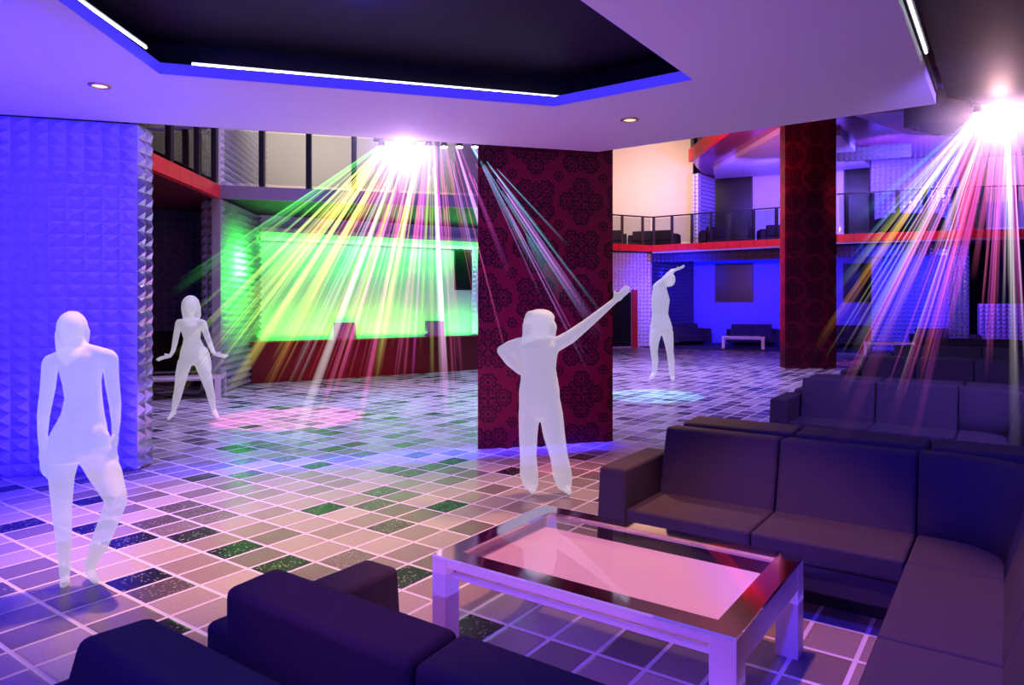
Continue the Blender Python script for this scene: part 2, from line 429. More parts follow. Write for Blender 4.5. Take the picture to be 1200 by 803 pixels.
# rosette centre 0.67 m right of the left edge, 2.77 m up  -> centre of a cell
cu = u_l + (.67 if dd.dot(Vector((du.x, du.y, 0))) > 0 else -.67)
cell = .553
shift_uv(pil, (cell*.5-cu) % cell, (cell*.5-2.77) % cell)
rl, rr_ = atD(920, 17.24), atD(980, 17.24); rb = atD(914, 17.7)
rp = pillar('wall_red_pillar', [(rl.x, rl.y), (rr_.x, rr_.y), tuple((rr_+FWD*.9+RIGHT*.02)[:2]), tuple(atD(914.6, 18.2)[:2]), (rb.x, rb.y)], 0, 7.4, '')
struct(rp)

# ------------------------------------------------------------------ the double-height hall
ZB0, ZB1 = 3.47, 3.70
def fasc_D(px, py=None, z=ZB0): return F*(z-HC)/(Y0-py)
LF = [(179, 9.8), (258, 12.4)]; GF = [(258, 12.4), (562, 13.7)]
RF = [(700, 24.2), (764, 25.2), (915, 22.6), (981, 21.2), (1130, 19.9), (1290, 19.4)]
def P2(px, D): p = atD(px, D); return (p.x, p.y)
nt_ = 1
def fascia(a, b, m, t=.12):
    global nt_
    nt_ += 1
    wall_uv('trim_%d' % nt_, P2(*a), P2(*b), ZB0, ZB1, m, t, 1)
fascia((120, 8.4), LF[1], M['red']); fascia(GF[0], (600, 13.85), M['grey'])
for a, b in zip(RF[:-1], RF[1:]): fascia(a, b, M['red'])
def white_edge(a, b):
    global nt_
    nt_ += 1
    A, B = Vector(P2(*a)), Vector(P2(*b)); d = (B-A).normalized(); n = Vector((-d.y, d.x)); mb = MB()
    mb.prism([tuple(A+n*.02), tuple(B+n*.02), tuple(B+n*.16), tuple(A+n*.16)], ZB0-.06, ZB0-.001); struct(mb.build('trim_%d' % nt_, M['plain']))
for a, b in zip(RF[1:-1], RF[2:]): white_edge(a, b)
# balcony decks (seen only from below or behind the rails)
def deck(name, front, back, z0, z1, m):
    mb = MB(); mb.prism([P2(*p) for p in front]+[P2(*p) for p in back[::-1]], z0, z1); return struct(mb.build(name, m))
deck('floor_balcony_left', [(110, 8.2), (256, 12.52), (258, 12.52)], [(60, 13), (200, 16.5), (258, 16.5)], ZB0+.01, ZB1-.01, simple('red soffit', (.12, .01, .015), .4))
deck('floor_balcony_stage', [(260, 12.53), (600, 13.98)], [(260, 19), (600, 20)], ZB0+.01, ZB1-.01, M['soffit'])
deck('floor_balcony_right', [(p[0], p[1]+.13) for p in RF], [(700, 31), (764, 31), (915, 31), (981, 30), (1130, 29), (1290, 28)], ZB0+.01, ZB1-.01, M['dark'])
mb = MB(); mb.prism([P2(764, 25.0), P2(915, 23.3), P2(1290, 20.5), P2(1290, 31), P2(700, 32), P2(730, 27)], .005, .02); struct(mb.build('floor_lounge', M['darkfloor']))

# stage
SW0, SW1 = (304, 14.75), (600, 17.9)
wall_uv('wall_stage', P2(*SW0), P2(*SW1), .8, 3.47, M['green'], .15, 1)
mb = MB(); mb.prism([P2(295, 13.98), P2(600, 17.55), P2(600, 17.86), P2(312, 14.78)], 0, .8); o = mb.build('stage_platform', M['stagered'])
tag(o, 'long dark red stage base under the bright green stage wall', 'stage')
mb = MB(); mb.prism([P2(291, 13.92), P2(600, 17.52), P2(600, 17.58), P2(291.5, 13.98)], .8, .83); o = mb.build('trim_20', M['red']); struct(o)
for k, (dz, h) in enumerate(((3.10, .09), (2.93, .07))):
    a, b = Vector(P2(304, 14.74)), Vector(P2(600, 17.89)); d = (b-a).normalized(); n = Vector((d.y, -d.x)); t = .22-.1*k
    mb = MB(); mb.prism([tuple(a), tuple(b), tuple(b+n*t), tuple(a+n*t)], dz, dz+h); struct(mb.build('trim_%d' % (21+k), simple('cove board', (.8, .85, .6), .5)))
# dark screen on the stage wall
def wall_panel(name, px0, px1, z0, z1, D0, D1, m, label=None, t=.05, frame=None, cat='screen'):
    a, b = Vector(P2(px0, D0)), Vector(P2(px1, D1)); d = (b-a).normalized(); n = Vector((d.y, -d.x))
    root = empty(name, (*((a+b)/2+n*.0), z0)); c = Vector(root.location)
    def bx(a, b, n0, n1, z0, z1):
        q = MB(); q.prism([tuple(a+n*n0), tuple(b+n*n0), tuple(b+n*n1), tuple(a+n*n1)], z0, z1); q.v = [v-c for v in q.v]; return q
    bx(a+d*.04, b-d*.04, 0, t*.6, z0+.04, z1-.04).build('pane', m, root)
    fr = MB()
    for (A, B, Z0, Z1) in ((a, b, z0, z0+.05), (a, b, z1-.05, z1), (a, a+d*.05, z0+.05, z1-.05), (b-d*.05, b, z0+.05, z1-.05)):
        w = bx(A, B, 0, t, Z0, Z1); fr.add(w.v, w.f)
    fr.build('frame', frame or M['black'], root)
    if label: tag(root, label, cat)
    else: struct(root)
    return root
def wD(px): return SW0[1]+(SW1[1]-SW0[1])*((px-304)/(600-304))     # near enough along the stage wall
def line_D(a, b, px):       # depth of the plan line a-b at pixel column px
    A, B = Vector(((a[0]-CX)*a[1]/F, a[1])), Vector(((b[0]-CX)*b[1]/F, b[1])); k = (px-CX)/F
    t = (k*A.y-A.x)/((B.x-A.x)-k*(B.y-A.y)); return A.y+(B.y-A.y)*t
DS = lambda px: line_D(SW0, SW1, px)-.03
wall_panel('dark_screen', 532.5, 552, 1.93, 2.90, DS(532.5), DS(552), M['darkglass'], 'tall dark screen hung at the right end of the bright green stage wall')
studded('wall_stage_side', P2(553, DS(553)-.05), P2(575, DS(575)-.05), .83, 2.95, M['studwhite'], su=.14, sz=.117, thick=.05)
# studded wall that leads to the stage, lower and upper
studded('wall_stage_left', P2(258.5, 12.4), P2(304, 14.78), 0, ZB0, M['studgrey'], su=.15, sz=.125, h=.075)
studded('wall_upper_left', P2(258, 13.0), P2(312, 16.6), ZB1, 7.2, M['studwhite'], su=.14, sz=.13, h=.045)
wall_uv('wall_upper_stage', P2(300, 16.5), P2(533, 18.3), ZB1, 7.2, M['cream'], .15, 1)
wall_uv('wall_upper_end', P2(533, 18.3), P2(640, 19), ZB1, 7.2, M['violet'], .15, 1)
# far left recess
studded('wall_recess', P2(150, 13.4), P2(240, 14.4), 1.05, ZB0, M['studdark'], su=.165, sz=.16, h=.05)
wall_uv('wall_recess_base', P2(150, 13.9), P2(240, 14.9), 0, 1.05, M['black'], .1, 1)
studded('wall_corner_pier', P2(235.5, 12.6), P2(257.8, 12.42), 0, ZB0, M['studmirror'], su=.17, sz=.16, h=.05, thick=.03)
studded('wall_corner_pier_upper', P2(237, 14.4), P2(247, 14.3), ZB1, 7.2, M['studmirror'], su=.15, sz=.16, h=.05, thick=.3)
wall_uv('wall_upper_recess', P2(140, 14.5), P2(262, 17), ZB1, 7.2, M['darkglass'], .1, 1)

def railing(name, pts, posts, label, z0=ZB1, z1=4.69, pr=.035, bottom=0.06, glass=True, topmat='black', inset_=.06):
    """rail over a polyline of (px, D); a post at every px in posts"""
    A = atD(*pts[0], z0); root = empty(name, A); c = Vector(root.location)
    def Dn(px):
        for a, b in zip(pts[:-1], pts[1:]):
            if a[0]-.01 <= px <= b[0]+.01: return line_D(a, b, px)
        return pts[-1][1]
    P = [atD(px, Dn(px)+inset_, z0) for px in posts]
    for p in P:
        m1 = MB(); m1.box(-pr, pr, -pr, pr, 0, z1-z0); m1.v = [Quaternion(UP, TH)@v+(p-c) for v in m1.v]; m1.build('post', M['black'], root)
    pl = [atD(a, D+inset_, z0) for a, D in pts]
    for a, b in zip(pl[:-1], pl[1:]):
        d = (b-a).normalized(); n = Vector((-d.y, d.x, 0))*.03; m1 = MB()
        q = [a-n-c, b-n-c, b+n-c, a+n-c]; m1.prism([(x.x, x.y) for x in q], z1-z0, z1-z0+.045); m1.build('top_rail', M[topmat], root)
    if glass:
        allp = sorted(set([x for x, _ in pts]+list(posts)))
        for x0, x1 in zip(allp[:-1], allp[1:]):
            a, b = atD(x0, Dn(x0)+inset_, z0), atD(x1, Dn(x1)+inset_, z0)
            if (b-a).length < .2: continue
            d = (b-a).normalized(); a, b = a+d*pr*1.3, b-d*pr*1.3; n = Vector((-d.y, d.x, 0))*.006; m1 = MB()
            q = [a-n-c, b-n-c, b+n-c, a+n-c]; m1.prism([(x.x, x.y) for x in q], bottom, z1-z0-.03); m1.build('glass_panel', M['railglass'], root)
    return tag(root, label, 'railing', 'balcony railings')
railing('balcony_railing', [(120, 8.4), (257, 12.35)], [150, 198, 231, 251], 'dark balcony railing above the red fascia next to the blue studded wall', pr=.05, z1=4.75)
railing('balcony_railing', [(259, 12.42), (598, 13.85)], [307, 362, 415, 464, 512.5, 570], 'balcony railing with black posts above the green stage', pr=.045, z1=4.73, topmat='plain')
railing('balcony_railing', [(700, 24.2), (764, 25.2), (915, 22.6)], [729, 753, 766, 787.5, 811, 833, 858, 883, 910], 'balcony railing before the cream wall, between the two damask pillars', pr=.045)
railing('balcony_railing', [(981, 21.2), (1130, 19.9), (1290, 19.4)], [992, 1022, 1052, 1084, 1118, 1152, 1190], 'balcony railing at far right behind the coloured light beams', pr=.045, z1=4.9)

# right-hand side of the hall, lower storey
studded('wall_hall_pier', P2(700, 25.2), P2(764, 26.0), 0, ZB0, M['studwhite'], su=.15, sz=.14, h=.05)
wall_panel('door_1', 690, 740, .0, 2.05, 25.0, 25.5, M['darkglass'], None, .08, M['violet'])
wall_uv('trim_30', P2(740, 25.45), P2(746, 25.5), 0, 2.1, M['redwall'], .1, -1)
studded('wall_recess_side', P2(765, 26.1), P2(840, 30.0), 0, ZB0, M['studdark'], su=.16, sz=.15, h=.05)
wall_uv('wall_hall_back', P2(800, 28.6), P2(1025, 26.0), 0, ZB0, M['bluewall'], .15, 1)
DB = lambda px: line_D((800, 28.6), (1025, 26.0), px)-.02
for (x0, x1), lb in (((838, 883), 'square dark screen on the blue back wall left of the red pillar'), ((988, 1020), 'dark screen on the blue back wall right of the red pillar')):
    D0, D1 = DB(x0), DB(x1); z1, z0 = HC+(Y0-309)*D0/F, HC+(Y0-354)*D0/F
    wall_panel('dark_screen', x0, x1, z0, z1, D0, D1, M['darkglass'], lb)
studded('wall_hall_right', P2(1021, 23.5), P2(1112, 22.6), 0, ZB0, M['stud'], su=.15, sz=.14, h=.05)
studded('wall_hall_right_pier', P2(1112, 22.0), P2(1136, 21.8), 0, ZB0, M['studmirror'], su=.15, sz=.14, h=.05, thick=.5)
wall_uv('wall_right_far', P2(1136, 23.5), P2(1300, 22), 0, ZB0, M['dark'], .1, 1)
studded('wall_right_low', P2(1148, 21.5), P2(1300, 20.5), .3, 1.6, M['stud'], su=.15, sz=.13, h=.05, thick=.2)
# upper storey right
UZ = 6.37
wall_uv('wall_upper_cream', P2(690, 28.0), P2(812, 26.5), ZB1, 8.2, M['cream'], .15, 1)
studded('wall_upper_pier', P2(811, 25.8), P2(818, 25.6), ZB1, UZ, M['studwhite'], su=.15, sz=.14, h=.05)
studded('wall_upper_side', P2(818, 25.6), P2(838, 26.6), ZB1, UZ, M['stud'], su=.16, sz=.15, h=.05)
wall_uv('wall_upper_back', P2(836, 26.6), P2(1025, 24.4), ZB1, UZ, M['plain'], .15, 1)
DU = lambda px: line_D((836, 26.6), (1025, 24.4), px)-.02
wall_panel('window_1', 838, 882, ZB1+.05, HC+(Y0-198)*DU(838)/F, DU(838), DU(882), M['darkglass'])
wall_panel('window_2', 989, 1019, ZB1+.05, HC+(Y0-184)*DU(989)/F, DU(989), DU(1019), M['darkglass'])
studded('wall_upper_right', P2(1021, 23.6), P2(1131, 22.6), ZB1, UZ+.6, M['stud'], su=.16, sz=.15, h=.05)
wall_uv('wall_upper_red', P2(1131, 22.0), P2(1143, 22.0), ZB1, 8, M['redwall'], .3, 1)
wall_uv('wall_upper_right_cream', P2(1143, 23.0), P2(1300, 22), ZB1+1.2, 8.5, M['cream'], .15, 1)
wall_uv('wall_upper_right_low', P2(1143, 22.9), P2(1300, 21.9), ZB1, ZB1+1.2, M['plain'], .15, 1)
# third-level roof slab with red edge and a studded underside
e0, e1 = (811, 23.6), (935, 15.0)
wall_uv('trim_31', P2(*e0), P2(*e1), UZ, UZ+.42, M['red'], .12, -1)
mb = MB(); mb.prism([P2(*e0), P2(*e1), P2(1290, 15.5), P2(1290, 27), P2(830, 27.4)], UZ+.02, UZ+.4); struct(mb.build('ceiling_upper', simple('violet gloss soffit', (.28, .05, .25), .2, .3)))
# sloped white drop ceiling hung below it
mb = MB(); q = [atD(1000, 17.2, UZ), atD(1130, 16.4, UZ), atD(1130, 19.4, UZ), atD(1065, 19.2, UZ)]
mb.prism([(a.x, a.y) for a in q], UZ-.14, UZ+.02); struct(mb.build('ceiling_drop_right', M['plain']))
mb = MB(); q = [atD(836, 24.5, UZ-.02), atD(916, 18.9, UZ-.02), atD(985, 19.3, UZ-.02), atD(1020, 23.8, UZ-.02), atD(985, 24.3, UZ-.02), atD(838, 26.0, UZ-.02)]
mb.prism([(a.x, a.y) for a in q], UZ-.14, UZ+.02); struct(mb.build('ceiling_drop', M['plain']))
# studded light frieze over the windows
def frieze(name, a, b, z0, z1, m):
    return studded(name, P2(*a), P2(*b), z0, z1, m, su=.15, sz=.14, h=.05, thick=.1)
frieze('trim_32', (981, 21.5), (1068, 20.7), 5.95, 6.37, M['studdark'])
frieze('trim_33', (764, 25.6), (915, 23.4), 3.1, 3.42, M['studdark'])
frieze('trim_34', (981, 22.0), (1110, 20.8), 3.05, 3.42, M['studdark'])
# bars of the third level seen over the red edge
root = empty('upper_balustrade', atD(812, 25.2, UZ+.42)); c = Vector(root.location)
for px in (812, 820, 826, 833, 842, 852, 862, 874):
    p = atD(px, 25.3-(px-812)*.03, UZ+.42)-c; m1 = MB(); m1.box(p.x-.06, p.x+.06, p.y-.06, p.y+.06, 0, 1.3); m1.build('baluster', M['black'], root)
m1 = MB(); m1.tube(atD(812, 25.3, UZ+1.7)-c, atD(874, 23.4, UZ+1.7)-c, .05); m1.build('top_rail', M['black'], root)
tag(root, 'row of dark vertical bars above the slanting red roof edge', 'balustrade')
# high hall ceiling and closing walls
mb = MB(); mb.box(-34, 16, 2, 38, 8.4, 8.6); struct(mb.build('ceiling_hall', simple('hall ceiling', (.35, .32, .38), .7)))

# outer right: raised dark ceiling beyond the low white one
mb = MB(); q = [(-.48, -3), (-.46, 7.48), (.11, 8.34), (1.5, 10.5), (9, 10.5), (9, -3)]
mb.prism(q, 3.47, 3.60); struct(mb.build('ceiling_right', M['dark']))
mb = MB(); mb.prism([(-.514, -3), (-.514, 7.0), (-.5, 7.0), (-.5, -3)], CZ+CT, 3.47); struct(mb.build('trim_35', M['dark']))
pa, pb = at(1100, 122, 9.2), at(1130, 118, 9.6)
studded('trim_36', P2(1102, 7.7), P2(1141, 8.1), 3.62, 3.98, M['studdark'], su=.12, sz=.1, h=.04, thick=.4)
mb = MB(); q = [at(1178, 77, 6.6), at(1290, 118, 5.8)]; a, b = q; n = FWD*.25
mb.prism([(a.x, a.y), (b.x, b.y), (b+n).to_tuple()[:2], (a+n).to_tuple()[:2]], HC+(Y0-98)*6.6/F, HC+(Y0-77)*6.6/F); struct(mb.build('trim_37', M['plain']))

# ------------------------------------------------------------------ furniture
def rbox(x0, x1, y0, y1, z0, z1, name, m, parent, bev=.02, lean=0., taper=0.):
    mb = MB(); mb.box(x0, x1, y0, y1, z0, z1)
    for v in mb.v:
        if v.z > (z0+z1)/2: v.y += lean
    return mb.build(name, m, parent, bevel=bev, seg=3)
def seat(root, x0, x1, y0, y1): return rbox(x0+.003, x1-.003, y0, y1, .285, .40, 'seat_cushion', M['fabric'], root, .018)
def backc(root, x0, x1, bt, y=.45):
    mb = MB(); t0, t1 = y, y+.13
    x0 += .004; x1 -= .004; yo = t1+bt
    mb.add([(x0, t0, .36), (x1, t0, .36), (x1, yo, .30), (x0, yo, .30), (x0, t1, .80), (x1, t1, .80), (x1, yo, .79), (x0, yo, .79)],
           [(0, 3, 2, 1), (4, 5, 6, 7), (0, 1, 5, 4), (1, 2, 6, 5), (2, 3, 7, 6), (3, 0, 4, 7)])
    return mb.build('back_cushion', M['fabric'], root, bevel=.025, seg=3)
def arm(root, x0, x1, y1):
    mb = MB()
    mb.add([(x0, .0, .1), (x1, .0, .1), (x1, y1, .1), (x0, y1, .1), (x0+.01, .03, .62), (x1-.01, .03, .62), (x1-.01, y1, .62), (x0+.01, y1, .62)],
           [(0, 3, 2, 1), (4, 5, 6, 7), (0, 1, 5, 4), (1, 2, 6, 5), (2, 3, 7, 6), (3, 0, 4, 7)])
    return mb.build('armrest', M['fabric'], root, bevel=.022, seg=3)
def corner_sofa(loc, label):
    root = empty('corner_sofa', loc); cw = .7175
    arm(root, -.20, -.008, .72)
    seat(root, 0, cw, 0, .52); seat(root, cw, 2*cw, 0, .52); seat(root, 2*cw, 1.95, 0, .60)
    ys = [0, -.89, -1.78]
    for a, b in zip(ys[:-1], ys[1:]): rbox(1.437, 1.90, b+.003, a-.003, .285, .40, 'seat_cushion', M['fabric'], root, .018)
    backc(root, 0, cw, .16); backc(root, cw, 2*cw, .16)
    # rounded corner back, swept
    mb = MB(); path = [(1.44, .45, 0, 1)]
    cx, cy, r = 1.44+.12, .45-.24, .24
    for k in range(0, 9):
        a = math.pi/2*(1-k/8); path.append((cx+r*math.cos(a), cy+r*math.sin(a), math.cos(a), math.sin(a)))
    path.append((1.80, .0, 1, 0))
    prof = [(0, .36), (.05, .55), (.11, .76), (.14, .80), (.26, .80), (.29, .77), (.29, .30)]
    o = 0
    for (x, y, nx, ny) in path:
        for (d, z) in prof: mb.v.append(Vector((x+nx*d, y+ny*d, z)))
    k = len(prof)
    for i in range(len(path)-1):
        for j in range(k): mb.f.append((i*k+j, i*k+(j+1) % k, (i+1)*k+(j+1) % k, (i+1)*k+j))
    mb.f.append(tuple(range(k))); mb.f.append(tuple((len(path)-1)*k+j for j in range(k)))
    mb.build('corner_cushion', M['fabric'], root, smooth=True)
    for a, b in zip(ys[:-1], ys[1:]):
        q = MB(); x = 1.80
        q.add([(x, b+.004, .36), (x, a-.004, .36), (x+.29, a-.004, .3), (x+.29, b+.004, .3), (x+.13, b+.004, .8), (x+.13, a-.004, .8), (x+.29, a-.004, .79), (x+.29, b+.004, .79)],
              [(0, 3, 2, 1), (4, 5, 6, 7), (0, 1, 5, 4), (1, 2, 6, 5), (2, 3, 7, 6), (3, 0, 4, 7)])
        q.build('back_cushion', M['fabric'], root, bevel=.025, seg=3)
    fr = MB(); fr.prism([(0, .012), (1.447, .012), (1.447, -1.78), (2.08, -1.78), (2.08, .72), (0, .72)], .15, .283); fr.build('frame', M['fabricframe'], root, bevel=.008)
    pl = MB(); pl.prism([(-.12, .25), (1.68, .25), (1.68, -1.70), (2.0, -1.70), (2.0, .66), (-.12, .66)], 0, .15); pl.build('plinth', M['plinth'], root)
    return tag(root, label, 'sofa', 'corner sofas in rows on the tiled floor')
def straight_sofa(loc, rz, n, cw, arm_left, arm_right, bt, label, group='straight sofas set back to back'):
    root = empty('sofa', loc, rz); W = n*cw
    if arm_left: arm(root, -.20, -.008, .70)
    if arm_right: arm(root, W+.008, W+.20, .70)
    for i in range(n): seat(root, i*cw, (i+1)*cw, 0, .52); backc(root, i*cw, (i+1)*cw, bt)
    fr = MB(); fr.box(0, W, .012, .58+bt-.02, .15, .283); fr.build('frame', M['fabricframe'], root, bevel=.008)
    pl = MB(); pl.box(.03, W-.03, .22, .56+bt, 0, .15); pl.build('plinth', M['plinth'], root)
    return tag(root, label, 'sofa', group)
cs = corner_sofa((-1.83, 3.72, 0), 'large dark corner sofa right beside the glass coffee table')
cs_labels = ['dark blue corner sofa in the second row, directly behind the nearest corner sofa',
             'dark violet corner sofa in the third row, its back lit purple',
             'brownish corner sofa in the fourth row from the coffee table',
             'farthest corner sofa, a low dark back against the studded walls']
for i, lb in enumerate(cs_labels):
    c = copy_tree(cs); c.location = (-1.83, 3.72+3.70*(i+1), 0); c['label'] = lb
straight_sofa((.36, 1.91, 0), math.pi, 3, .73, False, True, .18, 'dark sofa with its back to the viewer at bottom centre, facing the coffee table')
straight_sofa((-1.83, .185, 0), 0, 3, .73, True, False, .18, 'dark sofa at the bottom left corner, back to back with the one facing the table')
sb = straight_sofa((.36, 5.45, 0), math.pi, 3, .73, False, True, .29, 'sofa seen only as a brownish back top, right behind the nearest corner sofa')
for i, lb in enumerate(('sofa seen only as a thin back top behind the second row corner sofa', 'sofa seen only as a thin back top behind the third row corner sofa')):
    c = copy_tree(sb); c.location = (.36, 5.45+3.70*(i+1), 0); c['label'] = lb

def coffee_table(loc, rz, L, W, H, label):
    root = empty('coffee_table', loc, rz); t = .10
    for x in (0, L-t):
        for y in (0, W-t): rbox(x, x+t*.8 if x == 0 else x+t, y, y+t, 0, H-.012, 'leg', M['pink'], root, .003)
    for y0_, y1_ in ((.008, .03), (W-.03, W-.008)):
        q = MB(); q.box(t*.8, L-t, y0_, y1_, H-.05, H-.012); q.build('long_rail', M['pink'], root)
    for x0_, x1_, zz in ((.01, .03, .11), (L-.03, L-.002, .125)):
        q = MB(); q.box(x0_, x1_, t, W-t, H-zz, H-.012); q.build('side_rail', M['pink'], root)
    b = MB()
    for z0, z1 in ((H-.012, H),):
        bw = .10
        b.box(0, L, 0, bw, z0, z1); b.box(0, L, W-bw, W, z0, z1); b.box(0, bw, bw, W-bw, z0, z1); b.box(L-bw, L, bw, W-bw, z0, z1)
    b.build('top_border', M['chrome'], root)
    g = MB(); g.box(.101, L-.101, .101, W-.101, H-.010, H-.002); g.build('glass_top', M['glass'], root)
    s = MB(); s.box(.04, L-.04, .06, W-.10, H-.115, H-.085); s.build('shelf', M['pink'], root)
    return tag(root, label, 'coffee table', 'glass topped coffee tables')
ct = coffee_table((-2.18, 2.43, 0), 0, 1.41, .965, .44, 'low coffee table with mirror border, glass top and pink shelf by the nearest corner sofa')
for (x, y, rz, lb) in ((*atz(183, 473, 0)[:2], .9, 'low table half hidden behind the blue studded wall at far left'),
                       (*atz(846, 409.0, .01)[:2], .3, 'small low table by the lounge chairs under the blue wall'),
                       (*atz(1012, 416.5, 0)[:2], 0, 'small low table standing behind the last sofa rows, right of the red pillar')):
    c = copy_tree(ct); c.location = (x, y, .0 if lb[0:3] == 'low' else .021); c.rotation_euler = (0, 0, rz); c['label'] = lb
copies = [o for o in bpy.data.objects if o.get('category') == 'coffee table']
copies[1].location = (atD(160, 11.4).x, atD(160, 11.4).y, 0); copies[1].scale = (.9, .9, .95); copies[3].location.z = 0
# lounge seating against the far wall, and on the balcony
def lounge(px, D, rz, label, z=.021, n=2, grp='lounge sofas under the blue wall'):
    global ls0
    p = atD(px, D, z)
    if ls0 is None: ls0 = straight_sofa(p, rz, 2, .73, True, True, .18, label, grp); return ls0
    c = copy_tree(ls0); c.location = p; c.rotation_euler = (0, 0, rz); c['label'] = label; c['group'] = grp; c.scale = (1, 1, .75 if z > 1 else 1); return c
ls0 = None
lounge(796, 26.2, TH+.5, 'dark lounge sofa under the dark studded wall, left of the small low table')
lounge(862, 25.9, TH-.1, 'dark lounge sofa under the square screen, left of the red pillar')
lounge(984, 24.6, TH-.1, 'dark lounge sofa right of the red pillar under the dark screen')
lounge(1085, 21.6, TH-.1, 'dark lounge sofa against the dotted blue wall at right')
g2 = 'sofas on the upper balcony'
for px, D, rz, lb in ((728, 26.4, TH+3.0, 'dark sofa on the balcony before the cream wall, close to the first pillar'), (792, 26.2, TH+2.7, 'dark sofa on the balcony whose back rises over the red fascia before the cream wall'),
                      (874, 25.0, TH+3.0, 'dark sofa on the balcony just below the tall dark upper window'), (944, 24.5, TH+3.0, 'dark sofa on the balcony next to the red pillar'),
                      (1085, 21.5, TH+3.1, 'dark sofa on the balcony behind the coloured light beams')):
    lounge(px, D, rz, lb, ZB1, grp=g2)

# stage monitors
def monitor(px, D, label):
    root = empty('stage_monitor', atD(px, D, .83), TH)
    m1 = MB(); w, h, d = .225, .36, .28
    m1.add([(-w, 0, 0), (w, 0, 0), (w, d, 0), (-w, d, 0), (-w, .04, h), (w, .04, h), (w, d*.7, h), (-w, d*.7, h)], [(0, 3, 2, 1), (4, 5, 6, 7), (0, 1, 5, 4), (1, 2, 6, 5), (2, 3, 7, 6), (3, 0, 4, 7)])
    m1.build('cabinet', M['speaker'], root, bevel=.01)
    m2 = MB(); m2.add([(-w+.03, -.004, .03), (w-.03, -.004, .03), (w-.03, .031, h-.03), (-w+.03, .031, h-.03), (-w+.03, .02, .03), (w-.03, .02, .03), (w-.03, .05, h-.03), (-w+.03, .05, h-.03)],
                     [(0, 1, 2, 3), (4, 7, 6, 5), (0, 4, 5, 1), (1, 5, 6, 2), (2, 6, 7, 3), (3, 7, 4, 0)]); m2.build('grille', M['speaker'], root)
    return tag(root, label, 'speaker', 'stage monitors')
monitor(402.5, line_D((291, 13.94), (600, 17.55), 402.5)+.06, 'small boxy stage monitor on the left half of the stage edge')
monitor(509, line_D((291, 13.94), (600, 17.55), 509)+.06, 'small boxy stage monitor on the stage edge nearer the damask pillar')

# ------------------------------------------------------------------ people
def remeshed(mb, name, vox, parent, loc, it=10):
    o = mb.build(name, M['figure'], None)
    r = o.modifiers.new('r', 'REMESH'); r.mode = 'VOXEL'; r.voxel_size = vox; r.use_smooth_shade = True
    s = o.modifiers.new('s', 'SMOOTH'); s.iterations = it; s.factor = .5
    dg = bpy.context.evaluated_depsgraph_get(); me = bpy.data.meshes.new_from_object(o.evaluated_get(dg))
    for p in me.polygons: p.use_smooth = True
    me.transform(Matrix.Translation(-Vector(loc)))
    bpy.data.objects.remove(o); n = bpy.data.objects.new(name, me); C.objects.link(n); n.parent = parent
    return n
def hand(mb, w, d, spread, s=1., curl=.25, thumb=1):
    """w wrist, d direction of the hand, spread = direction across the knuckles"""
    d = d.normalized(); a = (spread-d*spread.dot(d)).normalized(); n = d.cross(a)
    palm = w+d*.045*s
    mb.ellipsoid(palm, (a*.040*s, n*.017*s, d*.055*s), 14, 10)
    for k, (off_, L) in enumerate(((-.028, .060), (-.0095, .072), (.0095, .076), (.028, .068))):
        b = palm+a*off_*s+d*.038*s; p1 = b+(d+a*off_*3)*L*.5*s; p2 = p1+(d-n*curl*1.2)*L*.42*s; p3 = p2+(d-n*curl*2.4).normalized()*L*.3*s
        r = .0085*s; mb.limb([b, p1, p2, p3], [r*1.1, r, r*.9, r*.75])
    b = w+d*.02*s+a*.03*s*thumb; p1 = b+(d*.6+a*thumb*.8)*.035*s; p2 = p1+(d*.9+a*thumb*.25)*.028*s
    mb.limb([b, p1, p2], [.013*s, .0105*s, .008*s])
def head(mb, c, w, h, face, tilt=UP):
    """skull with jaw, nose, brow, lips and ears; w half width, h half height"""
    f = face.normalized(); s = f.cross(tilt).normalized(); u = tilt.normalized()
    mb.ellipsoid(c+u*h*.18, (s*w, f*w*1.15, u*h*.82), 20, 14)
    mb.ellipsoid(c-u*h*.40+f*w*.18, (s*w*.72, f*w*.85, u*h*.58), 16, 12)
    mb.limb([c+u*h*.05+f*w*1.08, c-u*h*.2+f*w*1.28], [w*.10, w*.16])
    mb.ellipsoid(c-u*h*.45+f*w*1.0, (s*w*.30, f*w*.14, u*h*.06), 12, 8)
    mb.ellipsoid(c-u*h*.80+f*w*.80, (s*w*.28, f*w*.2, u*h*.16), 12, 8)
    for k in (-1, 1):
        mb.ellipsoid(c+u*h*.16+f*w*.98+s*k*w*.4, (s*w*.26, f*w*.12, u*h*.06), 10, 8)
        mb.ellipsoid(c-u*h*.05+s*k*w*.98, (s*w*.09, f*w*.2, u*h*.2), 10, 8)

def person(D, joints, label):
    """joints given as photo columns/rows at depth D with small depth offsets (metres)"""
    K = D/F
    P = lambda x, y, d=0.: at(x, y, D+d)
    global RIGHT, FWD
    th = math.atan((joints['x0']-CX)/F); q = Quaternion(UP, -th)      # the body's own left/right and front/back
    RIGHT = (q@Vector((cT, sT, 0)))*math.cos(th); FWD = q@Vector((-sT, cT, 0))
    root = empty('person', atD(joints['x0'], D, 0)); return K, P, root
